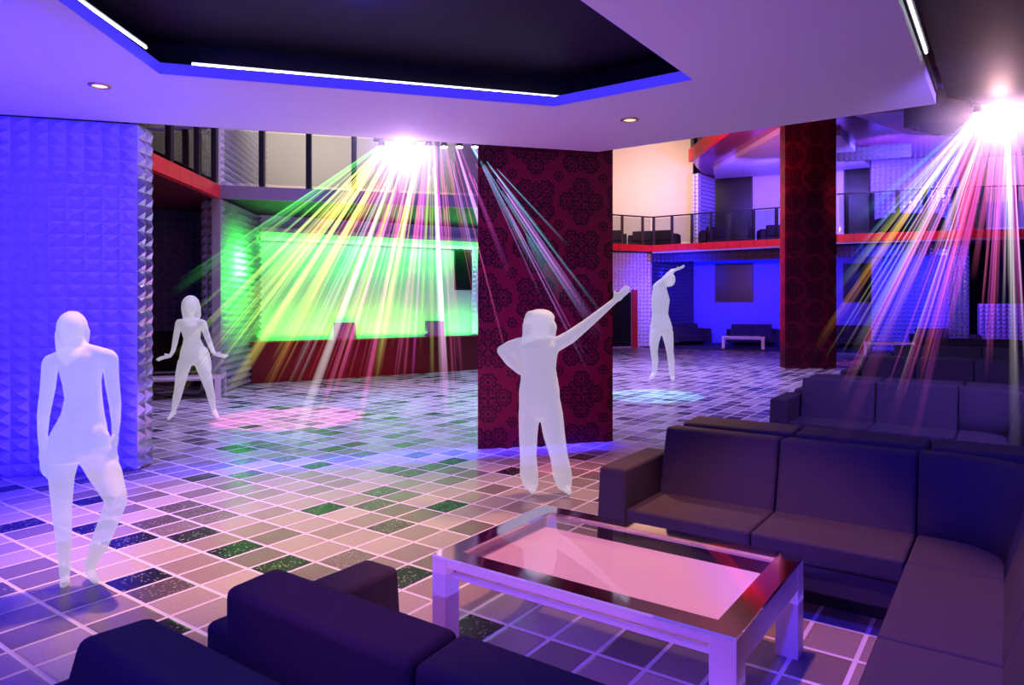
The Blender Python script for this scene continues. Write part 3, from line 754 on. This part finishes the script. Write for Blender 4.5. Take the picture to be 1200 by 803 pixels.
# 1: standing at left, weight on one leg
D1 = 3.98; K, P, root = person(D1, {'x0': 92}, '')
b = MB()
b.loft([(P(92, 540), 33*K, .105), (P(91, 522), 36.5*K, .115), (P(93, 505), 34*K, .115), (P(97, 485), 26*K, .10), (P(98, 466), 22.5*K, .09), (P(96, 448), 23.5*K, .10), (P(95, 432), 27*K, .115), (P(94, 416), 31*K, .10), (P(93, 408), 22*K, .07)], 24)
b.limb([P(60, 424), P(93, 409), P(128, 418)], [8.5*K, 9*K, 8.5*K])
b.limb([P(59, 424), P(56, 455, .02), P(51, 486, .02), P(50, 510, -.01), P(50, 528, -.03)], [9*K, 8.2*K, 7*K, 5.6*K, 4.2*K])
hand(b, P(50, 526, -.03), -UP+RIGHT*.02, -FWD+RIGHT*.5, 1.0, .2, 1)
b.limb([P(129, 419), P(131, 446, .02), P(135, 474, .03), P(136, 495, 0), P(135, 508, -.02)], [9*K, 8*K, 6.8*K, 5.2*K, 4.2*K])
hand(b, P(135, 507, -.02), -UP-RIGHT*.08, -FWD-RIGHT*.6, .95, .3, 1)
b.limb([P(93, 412), P(91, 400), P(87, 392)], [10*K, 8.5*K, 8*K])
head(b, P(84, 388), 12.6*K, 20*K, -FWD-RIGHT*.25, UP-RIGHT*.1)
b.limb([P(77, 512), P(75, 532), P(72, 560, -.02), P(72.5, 598, -.02), P(74, 622, .01), P(75.5, 655, .02), P(76, 676, .01)], [17*K, 17.5*K, 13.5*K, 10.3*K, 9.2*K, 6.8*K, 5.6*K])
b.limb([P(76, 680, .03), P(76, 683, -.03), P(74, 685, -.11)], [5.5*K, 5.5*K, 4*K])
b.limb([P(108, 510), P(110, 530), P(124, 556, -.08), P(137, 586, -.16), P(127, 612, -.08), P(116, 640, .0), P(105, 664, .06)], [18*K, 18.5*K, 17*K, 11.5*K, 11*K, 10*K, 6*K])
b.limb([P(106, 668, .08), P(109, 676, .0), P(112, 681, -.07)], [5.3*K, 5.3*K, 3.8*K])
remeshed(b, 'body', .0085, root, root.location)
h = MB(); h.ellipsoid(P(84.5, 384, .02), (RIGHT*19.5*K, FWD*.11, UP*20*K)); h.limb([P(75, 390, .04), P(73.5, 406, .04), P(72, 418, .04), P(79, 427, .05)], [10*K, 8*K, 5*K, 3*K]); h.limb([P(95, 388, .04), P(97, 402, .05)], [10*K, 7*K]); h.limb([P(84, 390, .07), P(84, 412, .09)], [15*K, 12*K])
remeshed(h, 'hair', .010, root, root.location)
tag(root, 'pale translucent standing person at far left, one knee bent, arms hanging', 'person')
# 2: far dancer with legs apart
D2 = 9.62; K, P, root = person(D2, {'x0': 226}, '')
b = MB()
b.loft([(P(226, 428), 9*K, .08), (P(227, 420), 17*K, .13), (P(227, 412), 16*K, .12), (P(226, 404), 12.5*K, .10), (P(225, 397), 10*K, .09), (P(224, 389), 11.5*K, .105), (P(224, 382), 13.5*K, .105), (P(224, 376), 14*K, .085), (P(224, 373), 8*K, .06)], 24)
b.limb([P(210, 378), P(224, 375), P(237, 378)], [3.6*K, 3.6*K, 3.6*K])
b.limb([P(210, 378), P(207, 391, .03), P(205, 402, .03), P(203, 411, -.05), P(199, 418, -.1)], [4.2*K, 3.6*K, 3.2*K, 2.6*K, 1.9*K])
hand(b, P(199.5, 417, -.1), -RIGHT-UP*.25, UP-FWD, 1.05, .2, 1)
b.limb([P(238, 379), P(242, 392, .03), P(246, 403, .03), P(249, 411, -.05), P(252, 415, -.1)], [4.2*K, 3.6*K, 3.1*K, 2.6*K, 1.9*K])
hand(b, P(251.5, 415, -.1), RIGHT-UP*.25, UP-FWD, 1.05, .2, 1)
b.limb([P(224, 376), P(224, 370), P(224, 366)], [4*K, 3.6*K, 3.5*K])
head(b, P(224, 360), 6.6*K, 10*K, -FWD-RIGHT*.1)
b.limb([P(217, 424), P(213, 438, -.03), P(210, 455, -.04), P(207, 467, .0), P(204, 480, .02)], [8.2*K, 7*K, 5.2*K, 4.6*K, 2.9*K])
b.limb([P(203.5, 482, .04), P(201, 487, -.04), P(197.5, 491, -.12)], [2.9*K, 2.6*K, 2*K]); b.limb([P(204, 482, .06), P(205.5, 487, .08)], [2.4*K, 1.0*K])
b.limb([P(236, 424), P(241, 440, -.03), P(245.5, 456, -.04), P(248, 467, .0), P(250, 478, .02)], [8.2*K, 6.8*K, 5*K, 4.4*K, 2.9*K])
b.limb([P(250.5, 480, .04), P(252.5, 485, -.04), P(255.5, 489.5, -.12)], [2.9*K, 2.8*K, 2.1*K]); b.limb([P(250, 480, .06), P(249.5, 487, .08)], [2.4*K, 1.0*K])
remeshed(b, 'body', .012, root, root.location, 6)
h = MB(); h.ellipsoid(P(223.5, 358, .03), (RIGHT*11.2*K, FWD*.13, UP*12*K)); h.limb([P(218, 360, .04), P(217, 368, .04)], [5.6*K, 3.5*K]); h.limb([P(229, 360, .04), P(231, 371, .04)], [6*K, 4.6*K]); h.limb([P(223, 362, .09), P(224, 374, .1)], [10*K, 9*K])
remeshed(h, 'hair', .014, root, root.location, 6)
s_ = MB(); s_.limb([P(238, 412, .06), P(242, 424, .08), P(245, 433, .08)], [6*K, 5.5*K, 3.5*K]); remeshed(s_, 'skirt_drape', .014, root, root.location, 6)
tag(root, 'pale translucent dancer with legs wide apart, before the dark studded recess', 'person')
# 3: dancer before the damask pillar, arm raised
D3 = 5.87; K, P, root = person(D3, {'x0': 642}, '')
b = MB()
b.loft([(P(633, 490), 16*K, .09), (P(632, 474), 24*K, .125), (P(632, 458), 24*K, .125), (P(632, 446), 22*K, .115), (P(631, 432), 20.5*K, .105), (P(631, 418), 22*K, .115), (P(632, 406), 24*K, .115), (P(632, 399), 19*K, .09), (P(632, 394), 11*K, .07)], 24)
b.limb([P(610, 402), P(632, 396), P(652, 403)], [6*K, 7*K, 7.5*K])
b.limb([P(608, 402), P(597, 406, .03), P(588, 411, .05), P(597, 423, 0), P(608, 434, -.05)], [6.5*K, 6.5*K, 6*K, 6*K, 4.5*K])
b.limb([P(604, 412), P(612, 426)], [8*K, 7*K])
hand(b, P(605, 432, -.05), RIGHT-UP*.6, UP+RIGHT*.3, .9, .3, 1)
b.limb([P(652, 404), P(668, 395, -.03), P(685, 382, -.05), P(702, 368, -.06), P(722, 351, -.07)], [8.5*K, 8*K, 6.3*K, 5*K, 3.4*K])
hand(b, P(721, 352, -.07), RIGHT+UP*.95, UP-RIGHT, .95, .15, 1)
b.limb([P(632, 400), P(632, 392), P(632, 388)], [8*K, 7*K, 7*K])
head(b, P(633, 380), 10.6*K, 15.5*K, FWD*.4+RIGHT)
b.limb([P(622, 466), P(620, 486), P(619, 510, -.02), P(619, 535, -.03), P(620, 556, 0), P(622, 566, 0)], [13.5*K, 12.5*K, 11*K, 9.8*K, 11*K, 9.5*K])
b.limb([P(624, 568, .02), P(624, 573, -.06), P(624, 576, -.1)], [6*K, 5*K, 3.6*K])
b.limb([P(642, 466), P(646, 486), P(649, 508, -.02), P(655, 535, -.03), P(659, 556, 0), P(661, 566, 0)], [14*K, 14*K, 13*K, 10.5*K, 11.5*K, 9.5*K])
b.limb([P(661, 568, .02), P(664, 573, -.06), P(667, 577, -.12)], [6*K, 5*K, 3.4*K])
remeshed(b, 'body', .009, root, root.location)
h = MB(); h.ellipsoid(P(633, 381, .0), (RIGHT*18*K, FWD*.12, UP*17*K)); h.limb([P(622, 382), P(620, 394), P(613, 400)], [10*K, 8*K, 4*K]); h.limb([P(644, 384), P(647, 392)], [9*K, 5*K])
remeshed(h, 'hair', .010, root, root.location)
h = MB(); h.ellipsoid(P(633, 372.5), (RIGHT*17.5*K, FWD*.115, UP*10.5*K)); h.limb([P(622, 371, -.03), P(617, 376, -.05)], [7*K, 4*K]); remeshed(h, 'cap', .010, root, root.location)
tag(root, 'pale translucent dancer before the near damask pillar, one arm stretched up, hand on hip', 'person')
# 4: far dancer leaning sideways
D4 = 14.55; K, P, root = person(D4, {'x0': 777}, '')
b = MB()
b.loft([(P(775, 392), 10*K, .10), (P(775, 385), 13.5*K, .15), (P(774.5, 378), 12*K, .14), (P(773.5, 368), 9.5*K, .11), (P(773.5, 360), 10.3*K, .13), (P(774, 352), 11*K, .15), (P(773.5, 344), 9.5*K, .14), (P(773, 337), 8*K, .12), (P(775, 332), 6*K, .10)], 24)
b.ellipsoid(P(780, 354, -.04), (RIGHT*4.2*K, FWD*.09, UP*4.2*K))
b.limb([P(770, 337), P(776, 332)], [5.5*K, 5.5*K])
b.limb([P(770, 337), P(777, 330, -.1), P(784, 321, -.12), P(789, 317, -.1), P(793, 316, -.08)], [4.6*K, 4*K, 3*K, 2.3*K, 1.6*K])
hand(b, P(792.5, 316.3, -.08), RIGHT+UP*.45, UP-FWD, 1.15, .1, 1)
b.limb([P(777, 334), P(781, 330)], [4*K, 3.6*K])
head(b, P(785, 329), 5*K, 8*K, -FWD+RIGHT*.5, UP+RIGHT*.5)
b.limb([P(768.5, 390), P(766.5, 402, -.03), P(766.5, 412, -.04), P(767.5, 422, 0), P(767.5, 434, 0)], [7*K, 5.6*K, 4.3*K, 4*K, 3.2*K])
b.limb([P(767, 437, .03), P(764.5, 441, -.07), P(762.5, 442.5, -.14)], [3*K, 2.6*K, 2*K])
b.limb([P(782, 390), P(784, 402, -.03), P(785, 412, -.04), P(786.5, 422, 0), P(787.5, 437, 0)], [7*K, 5.4*K, 4.2*K, 4.1*K, 3.4*K])
b.limb([P(788, 441, .03), P(788.5, 444.5, -.1)], [3.2*K, 2.5*K])
remeshed(b, 'body', .015, root, root.location, 6)
h = MB(); h.ellipsoid(P(785, 328, .02), (RIGHT*6.6*K, FWD*.13, UP*8.2*K)); h.ellipsoid(P(787.5, 318, .02), (RIGHT*3.2*K, FWD*.06, UP*3*K)); remeshed(h, 'hair', .015, root, root.location, 6)
tag(root, 'pale translucent dancer right of the near damask pillar, bending with an arm over the head', 'person')

RIGHT = Vector((cT, sT, 0)); FWD = Vector((-sT, cT, 0))
# ------------------------------------------------------------------ stage lights with their beams
BC = {'green': (.15, 1, .2), 'lime': (.75, 1, .15), 'yellow': (1, .92, .2), 'orange': (1, .4, .08), 'red': (1, .1, .12), 'pink': (1, .15, .45), 'magenta': (1, .12, .85),
      'violet': (.6, .3, 1), 'cyan': (.2, .65, 1), 'white': (1, .9, .95)}
BM = {}
def bmat(c, s):
    k = (c, s)
    if k not in BM: BM[k] = beam_mat('hazy %s beam' % c, BC[c], s)
    return BM[k]
def cone(mb, uvs, a, b, r0, r1, n=12, seg=6):
    d = (b-a); q = d.normalized().to_track_quat('Z', 'Y'); o = len(mb.v)
    for j in range(seg+1):
        t = j/seg; p = a+d*t; r = r0+(r1-r0)*t
        for i in range(n): mb.v.append(p+q@Vector((r*math.cos(2*math.pi*i/n), r*math.sin(2*math.pi*i/n), 0))); uvs.append((i/n, t))
    for j in range(seg):
        for i in range(n): k = o+j*n; mb.f.append((k+i, k+(i+1) % n, k+n+(i+1) % n, k+n+i))
def beam_obj(name, beams, m, root):
    mb = MB(); uvs = []
    for (a, b, r0, r1) in beams: cone(mb, uvs, a-Vector(root.location), b-Vector(root.location), r0, r1)
    me = bpy.data.meshes.new(name); me.from_pydata([tuple(v) for v in mb.v], [], mb.f); me.update()
    l = me.uv_layers.new(name='UV')
    for p in me.polygons:
        p.use_smooth = True
        for li in p.loop_indices: l.data[li].uv = uvs[me.loops[li].vertex_index]
    me.materials.append(m); o = bpy.data.objects.new(name, me); C.objects.link(o); o.parent = root
    return o
def light_bar(pxa, pxb, py, D, heads, label):
    a, b = at(pxa, py, D), at(pxb, py, D); c = (a+b)/2; root = empty('stage_light', c); K = D/F
    m1 = MB(); m1.tube(a-c+UP*.05, b-c+UP*.05, .022); m1.build('mounting_bar', M['black'], root)
    for i in range(heads):
        p = a+(b-a)*((i+.5)/heads)-c
        m2 = MB(); m2.tube(p+UP*.04, p-UP*.03, .028, .04, 16); hh = m2.build('lamp_head', M['black'], root, bevel=.004)
        m3 = MB(); m3.ellipsoid(p-UP*.032, (RIGHT*.036, FWD*.036, UP*.012)); m3.build('lens', M['bulb'], hh)
    tag(root, label, 'stage light', 'stage lights throwing coloured beams')
    return root
Da = 7.75
L1 = light_bar(438, 566, 169, Da, 7, 'bright stage light bar at the ceiling edge in the upper middle, beams over the stage')
B1 = [  # start column, end column/row, end width, colour, strength
    (444, 200, 345, 12, 'green', .30), (446, 240, 330, 10, 'green', .30), (448, 205, 420, 9, 'lime', .28), (449, 232, 392, 9, 'lime', .30), (450, 190, 470, 8, 'yellow', .18), (452, 262, 400, 10, 'yellow', .3),
    (453, 262, 470, 17, 'yellow', .75), (455, 252, 430, 8, 'lime', .35), (458, 300, 350, 12, 'orange', .45), (460, 318, 425, 7, 'yellow', .45), (463, 332, 405, 8, 'lime', .4), (461, 290, 500, 7, 'orange', .22),
    (466, 355, 350, 16, 'red', .5), (472, 330, 560, 15, 'white', .55), (474, 340, 600, 10, 'pink', .25), (474, 395, 300, 20, 'red', .5), (478, 402, 410, 8, 'yellow', .35), (480, 380, 500, 6, 'pink', .35),
    (484, 412, 545, 9, 'pink', .55), (486, 434, 310, 20, 'pink', .45), (490, 438, 440, 7, 'lime', .4), (493, 446, 400, 9, 'yellow', .4), (496, 462, 300, 22, 'pink', .5), (499, 470, 480, 5, 'pink', .4),
    (502, 487, 330, 17, 'magenta', .45), (504, 492, 400, 6, 'lime', .35), (508, 521, 475, 12, 'white', .6), (509, 526, 540, 9, 'magenta', .35), (510, 517, 330, 14, 'magenta', .6), (516, 535, 520, 4, 'pink', .3),
    (522, 556, 330, 5, 'pink', .3), (534, 634, 500, 13, 'violet', .75), (538, 600, 330, 9, 'magenta', .2), (552, 660, 350, 20, 'cyan', .5), (556, 705, 395, 16, 'violet', .32), (554, 630, 320, 9, 'cyan', .28), (560, 690, 330, 9, 'violet', .2)]
def add_beams(root, B, y0, D, dz, fine, wmul=1.):
    K = D/F
    for i, (sx, ex, ey, w, c, s) in enumerate(B):
        dd = dz*math.sin(i*2.3); a = at(sx, y0, D); De = D+dd
        if D < 7.2: De = 4.0 if ey >= 500 else (6.0+dd if ey > 425 else De)
        b = at(ex, ey, De)
        beam_obj('light_beam', [(a, b, 1.1*K, w*.5*K*wmul)], bmat(c, s*1.3), root)
    by = {}
    for k in range(fine):
        i = random.randrange(len(B)-1); t = random.random(); p, q = B[i], B[i+1]
        if abs(p[1]-q[1]) > 140: continue
        sx = p[0]+(q[0]-p[0])*t; ex = p[1]+(q[1]-p[1])*t+random.uniform(-12, 12); ey = p[2]+(q[2]-p[2])*t+random.uniform(-40, 60)
        t0 = random.uniform(.0, .25); a, b = at(sx, y0, D), at(ex, min(ey, 470), D+random.uniform(-dz, dz))
        by.setdefault(random.choice((p[4], q[4])), []).append((a+(b-a)*t0, b, .5*K, random.uniform(.7, 2.2)*K))
    for c, l in by.items():
        o = beam_obj('fine_light_rays', l, bmat(c, .42), root); o['kind'] = 'stuff'
add_beams(L1, B1, 171, Da, .5, 130)
Db = 6.55
L2 = light_bar(1138, 1200, 129, Db, 4, 'bright stage light bar under the dark ceiling at upper right')
B2 = [(1143, 975, 345, 10, 'lime', .2), (1144, 950, 420, 9, 'orange', .15), (1145, 1000, 262, 12, 'cyan', .35), (1147, 1005, 330, 12, 'yellow', .35), (1148, 1030, 255, 16, 'violet', .45), (1150, 1000, 415, 12, 'white', .5), (1151, 975, 540, 12, 'pink', .2),
      (1153, 1052, 260, 14, 'white', .45), (1155, 1020, 430, 10, 'violet', .45), (1156, 1072, 270, 12, 'magenta', .5), (1158, 1040, 510, 8, 'pink', .4), (1160, 1095, 300, 11, 'white', .6), (1161, 1078, 440, 9, 'pink', .55), (1163, 1060, 560, 6, 'magenta', .3),
      (1165, 1118, 290, 12, 'red', .5), (1167, 1108, 400, 9, 'magenta', .45), (1169, 1140, 330, 8, 'pink', .45), (1172, 1150, 270, 12, 'magenta', .4), (1175, 1160, 430, 6, 'pink', .4), (1178, 1168, 300, 9, 'magenta', .45), (1181, 1180, 260, 16, 'white', .5), (1183, 1190, 540, 8, 'white', .45),
      (1186, 1196, 400, 7, 'magenta', .4), (1189, 1210, 300, 10, 'pink', .4)]
add_beams(L2, B2, 133, Db, .4, 80)

# lit haze round the two lamps: thin fog that scatters the lamps' own light
def haze(c, r, dens, label):
    mb = MB(); mb.ellipsoid((0, 0, 0), (Vector((r, 0, 0)), Vector((0, r, 0)), Vector((0, 0, r))), 32, 20)
    m = bpy.data.materials.new('thin fog'); m.use_nodes = True; nt = m.node_tree; nt.nodes.clear()
    out = nt.nodes.new('ShaderNodeOutputMaterial'); v = nt.nodes.new('ShaderNodeVolumeScatter'); co = nt.nodes.new('ShaderNodeTexCoord')
    ln = nt.nodes.new('ShaderNodeVectorMath'); ln.operation = 'LENGTH'; nt.links.new(co.outputs['Object'], ln.inputs[0])
    k = ((S(nt, ln.outputs['Value'])/r).inv().max(0.0)).pow(2.0)*dens
    nt.links.new(k.k, v.inputs['Density']); nt.links.new(v.outputs[0], out.inputs['Volume'])
    o = mb.build('haze', m, None, loc=c); return tag(o, label, 'haze', kind='stuff')
haze(at(475, 168, Da), .8, 2.5, 'bright haze around the stage light bar in the upper middle')
haze(at(1172, 132, Db), .9, 2.5, 'bright haze around the stage light bar at upper right')

# ------------------------------------------------------------------ lights
def light(kind, loc, col, e, size=.1, target=None, angle=60, blend=.5, sy=None, spread=None):
    l = bpy.data.lights.new(kind.lower(), kind); l.color = col; l.energy = e
    if kind == 'AREA':
        l.size = size
        if sy: l.shape = 'RECTANGLE'; l.size_y = sy
        if spread: l.spread = R(spread)
    else: l.shadow_soft_size = size
    if kind == 'SPOT': l.spot_size = R(angle); l.spot_blend = blend
    o = bpy.data.objects.new('lamp', l); C.objects.link(o); o.location = loc
    if target is not None: o.rotation_euler = (Vector(target)-Vector(loc)).to_track_quat('-Z', 'Y').to_euler()
    return o
BLUE = (.045, .02, 1)
# near zone
light('AREA', (-4.6, .3, 2.6), BLUE, 300, 1.6, (-7.6, 2.5, 1.4), spread=120)            # blue wash on the studded wall
light('AREA', (-.9, -.8, 3.0), (.08, .04, 1), 170, 2.0, (-1.2, 3.4, .4))              # unseen blue fill added behind the camera, for the sofas
light('SPOT', (-4.5, 2.4, 3.25), (1, .50, .34), 1050, .08, (-4.5, 2.95, 0), 78, .9)      # warm pool left
light('SPOT', (-2.89, 5.9, 3.25), (1, .52, .30), 520, .08, (-2.5, 4.9, 0), 66, .8)   # warm pool by the pillar
light('SPOT', (-1.1, 3.3, 3.2), (1, .36, .28), 430, .05, (-1.15, 2.95, .4), 64, .4)  # over the coffee table
light('SPOT', (-1.4, .35, 2.3), (1, .22, .28), 55, .05, (-1.45, 2.45, .3), 50, .6)     # unseen pink fill added from the camera side for the table legs
light('AREA', (-3.0, 3.4, .25), (.20, .10, 1), 66, 4.5, (-3.0, 3.4, 3))              # added lamps near the floor imitate violet bounce on the ceiling
light('AREA', (-3.4, 3.9, .3), (1, .42, .55), 15, 4.5, (-3.4, 4.0, 3))
light('POINT', at(475, 180, Da-.1), (.75, .5, 1), 50, .04)
light('POINT', at(1172, 140, Db-.1), (1, .55, .6), 45, .04)
light('SPOT', (-.15, 1.6, 2.9), (.04, .02, 1), 420, .06, (.25, 3.9, .4), 60, .3)
light('SPOT', (-.2, 5.6, 3.2), (.22, .12, 1), 1000, .1, (-.2, 10.5, .2), 110, 1)
light('AREA', (-3.3, 3.0, 3.45), (.06, .03, 1), 8, .8, (-3.3, 3, 4))                  # glow inside the coffer
# hall
hc = atD(430, 11.5, 6.5)
light('AREA', hc, (.50, .40, 1), 560, 6, (hc.x, hc.y, 0), spread=95)
hc = atD(760, 16, 6.5)
light('AREA', hc, (.46, .34, 1), 620, 6, (hc.x, hc.y, 0), spread=95)
A_, B_ = atD(310, 14.45, .9), atD(585, 17.45, .9); m_ = (A_+B_)/2; wn_ = Vector((-(B_-A_).y, (B_-A_).x, 0)).normalized()
def strip(p, q, z, col, e, h, aim, spread=170):
    p, q = Vector(p), Vector(q); m_ = (p+q)/2; m_.z = z; d = (q-p).normalized(); l = bpy.data.lights.new('strip', 'AREA'); l.shape = 'RECTANGLE'; l.size = (q-p).length; l.size_y = h; l.color = col; l.energy = e; l.spread = R(spread)
    o = bpy.data.objects.new('lamp', l); C.objects.link(o); zz = -Vector(aim).normalized(); xx = d; yy = zz.cross(xx).normalized(); zz = xx.cross(yy)
    o.matrix_world = Matrix.Translation(m_) @ Matrix((xx, yy, zz)).transposed().to_4x4(); return o
strip(A_, B_, .9, (.05, 1, .09), 50, .1, wn_+UP*1.6)
strip(A_, B_, 3.0, (.05, 1, .09), 56, .1, wn_-UP*1.2)
light('AREA', atD(420, 12.8, 2.5), (.05, 1, .09), 42, .6, atD(272, 13.2, 2.0), spread=55)
strip(WL+Vector((.3, .1, 0)), Vector((-3.76, 7.1, 0)), 3.27, (.05, .03, 1), 60, .05, -UP, 14)
light('SPOT', atD(760, 18.6, 2.6), (1, .07, .02), 900, .05, atD(915, 17.9, 2.6), 70, .4)
for px_ in (800, 885): light('SPOT', atD(px_, 23.8, 2.9), (.012, .012, 1), 620, .1, atD(px_+8, 28, 1.5), 150, 1)
for px_ in (1040, 1110): light('SPOT', atD(px_, 20.6, 3.0), (.05, .05, 1), 420, .1, atD(px_, 23, 2.0), 150, 1)
for px_ in (850, 900, 1000): light('SPOT', atD(px_, 22.0, 5.6), (.16, .08, 1), 420, .1, atD(px_+8, 26, 4.9), 150, 1)
for px_ in (1040, 1095): light('SPOT', atD(px_, 19.5, 5.8), (.26, .18, 1), 900, .1, atD(px_, 23, 4.9), 150, 1)
light('AREA', atD(740, 23, 7.2), (1, .68, .52), 120, 3, atD(750, 27.5, 5.0), sy=2, spread=110)
light('AREA', atD(420, 14.2, 6.6), (1, .86, .84), 85, 4, atD(420, 18, 4.6), sy=1.5, spread=120)
light('AREA', atD(1190, 19, 7.0), (1, .6, .45), 60, 2, atD(1200, 23, 6.0), spread=100)
light('SPOT', atD(790, 14, 5.5), (.12, .8, 1), 3200, .05, atD(765, 12.2, 0), 17, .12)
light('SPOT', atD(330, 9, 6), (1, .08, .40), 2800, .05, atD(340, 9.8, 0), 20, .15)
light('SPOT', atD(700, 14.5, 3.5), (1, .06, .02), 50, .05, atD(930, 17.4, 2.8), 40, .5)
light('SPOT', atD(560, 5.4, 2.7), (.5, .06, 1), 90, .05, atD(655, 7.9, 2.3), 60, .6)
light('AREA', atD(650, 6.4, .5), (1, .06, .25), 9, .8, atD(640, 7.9, .8))
light('AREA', atD(860, 17, 4.2), (1, .12, .2), 80, 1.5, atD(870, 20, 6.3), spread=120)
light('AREA', atD(430, 12.0, .5), (1, .03, .02), 22, 3, atD(430, 15, .4), sy=.4, spread=60)

light('SPOT', atD(800, 15, 3.0), (1, .30, .30), 800, .1, atD(840, 23, 3.9), 75, .6)  # from here on: unseen spots added to brighten red fascias and roof edge
light('SPOT', atD(1010, 14, 4.6), (1, .25, .3), 330, .1, atD(1060, 20, 3.7), 50, .6)
light('SPOT', atD(330, 7.6, 4.2), (1, .2, .2), 120, .05, atD(215, 11, 3.6), 60, .6)
light('SPOT', atD(750, 17.5, 5.4), (1, .35, .35), 420, .1, atD(862, 19.5, 6.5), 60, .6)
light('SPOT', atD(800, 13, 4.0), (1, .15, .12), 500, .1, atD(860, 20, 6.5), 22, .5)

w = bpy.data.worlds.new('world'); bpy.context.scene.world = w; w.use_nodes = True
w.node_tree.nodes['Background'].inputs[0].default_value = (.30, .20, .75, 1); w.node_tree.nodes['Background'].inputs[1].default_value = .05
sc = bpy.context.scene
sc.view_settings.view_transform = 'Standard'; sc.view_settings.look = 'None'; sc.view_settings.exposure = 0; sc.view_settings.gamma = 1; sc.view_settings.use_curve_mapping = False
sc.cycles.transparent_max_bounces = 96; sc.cycles.max_bounces = 8
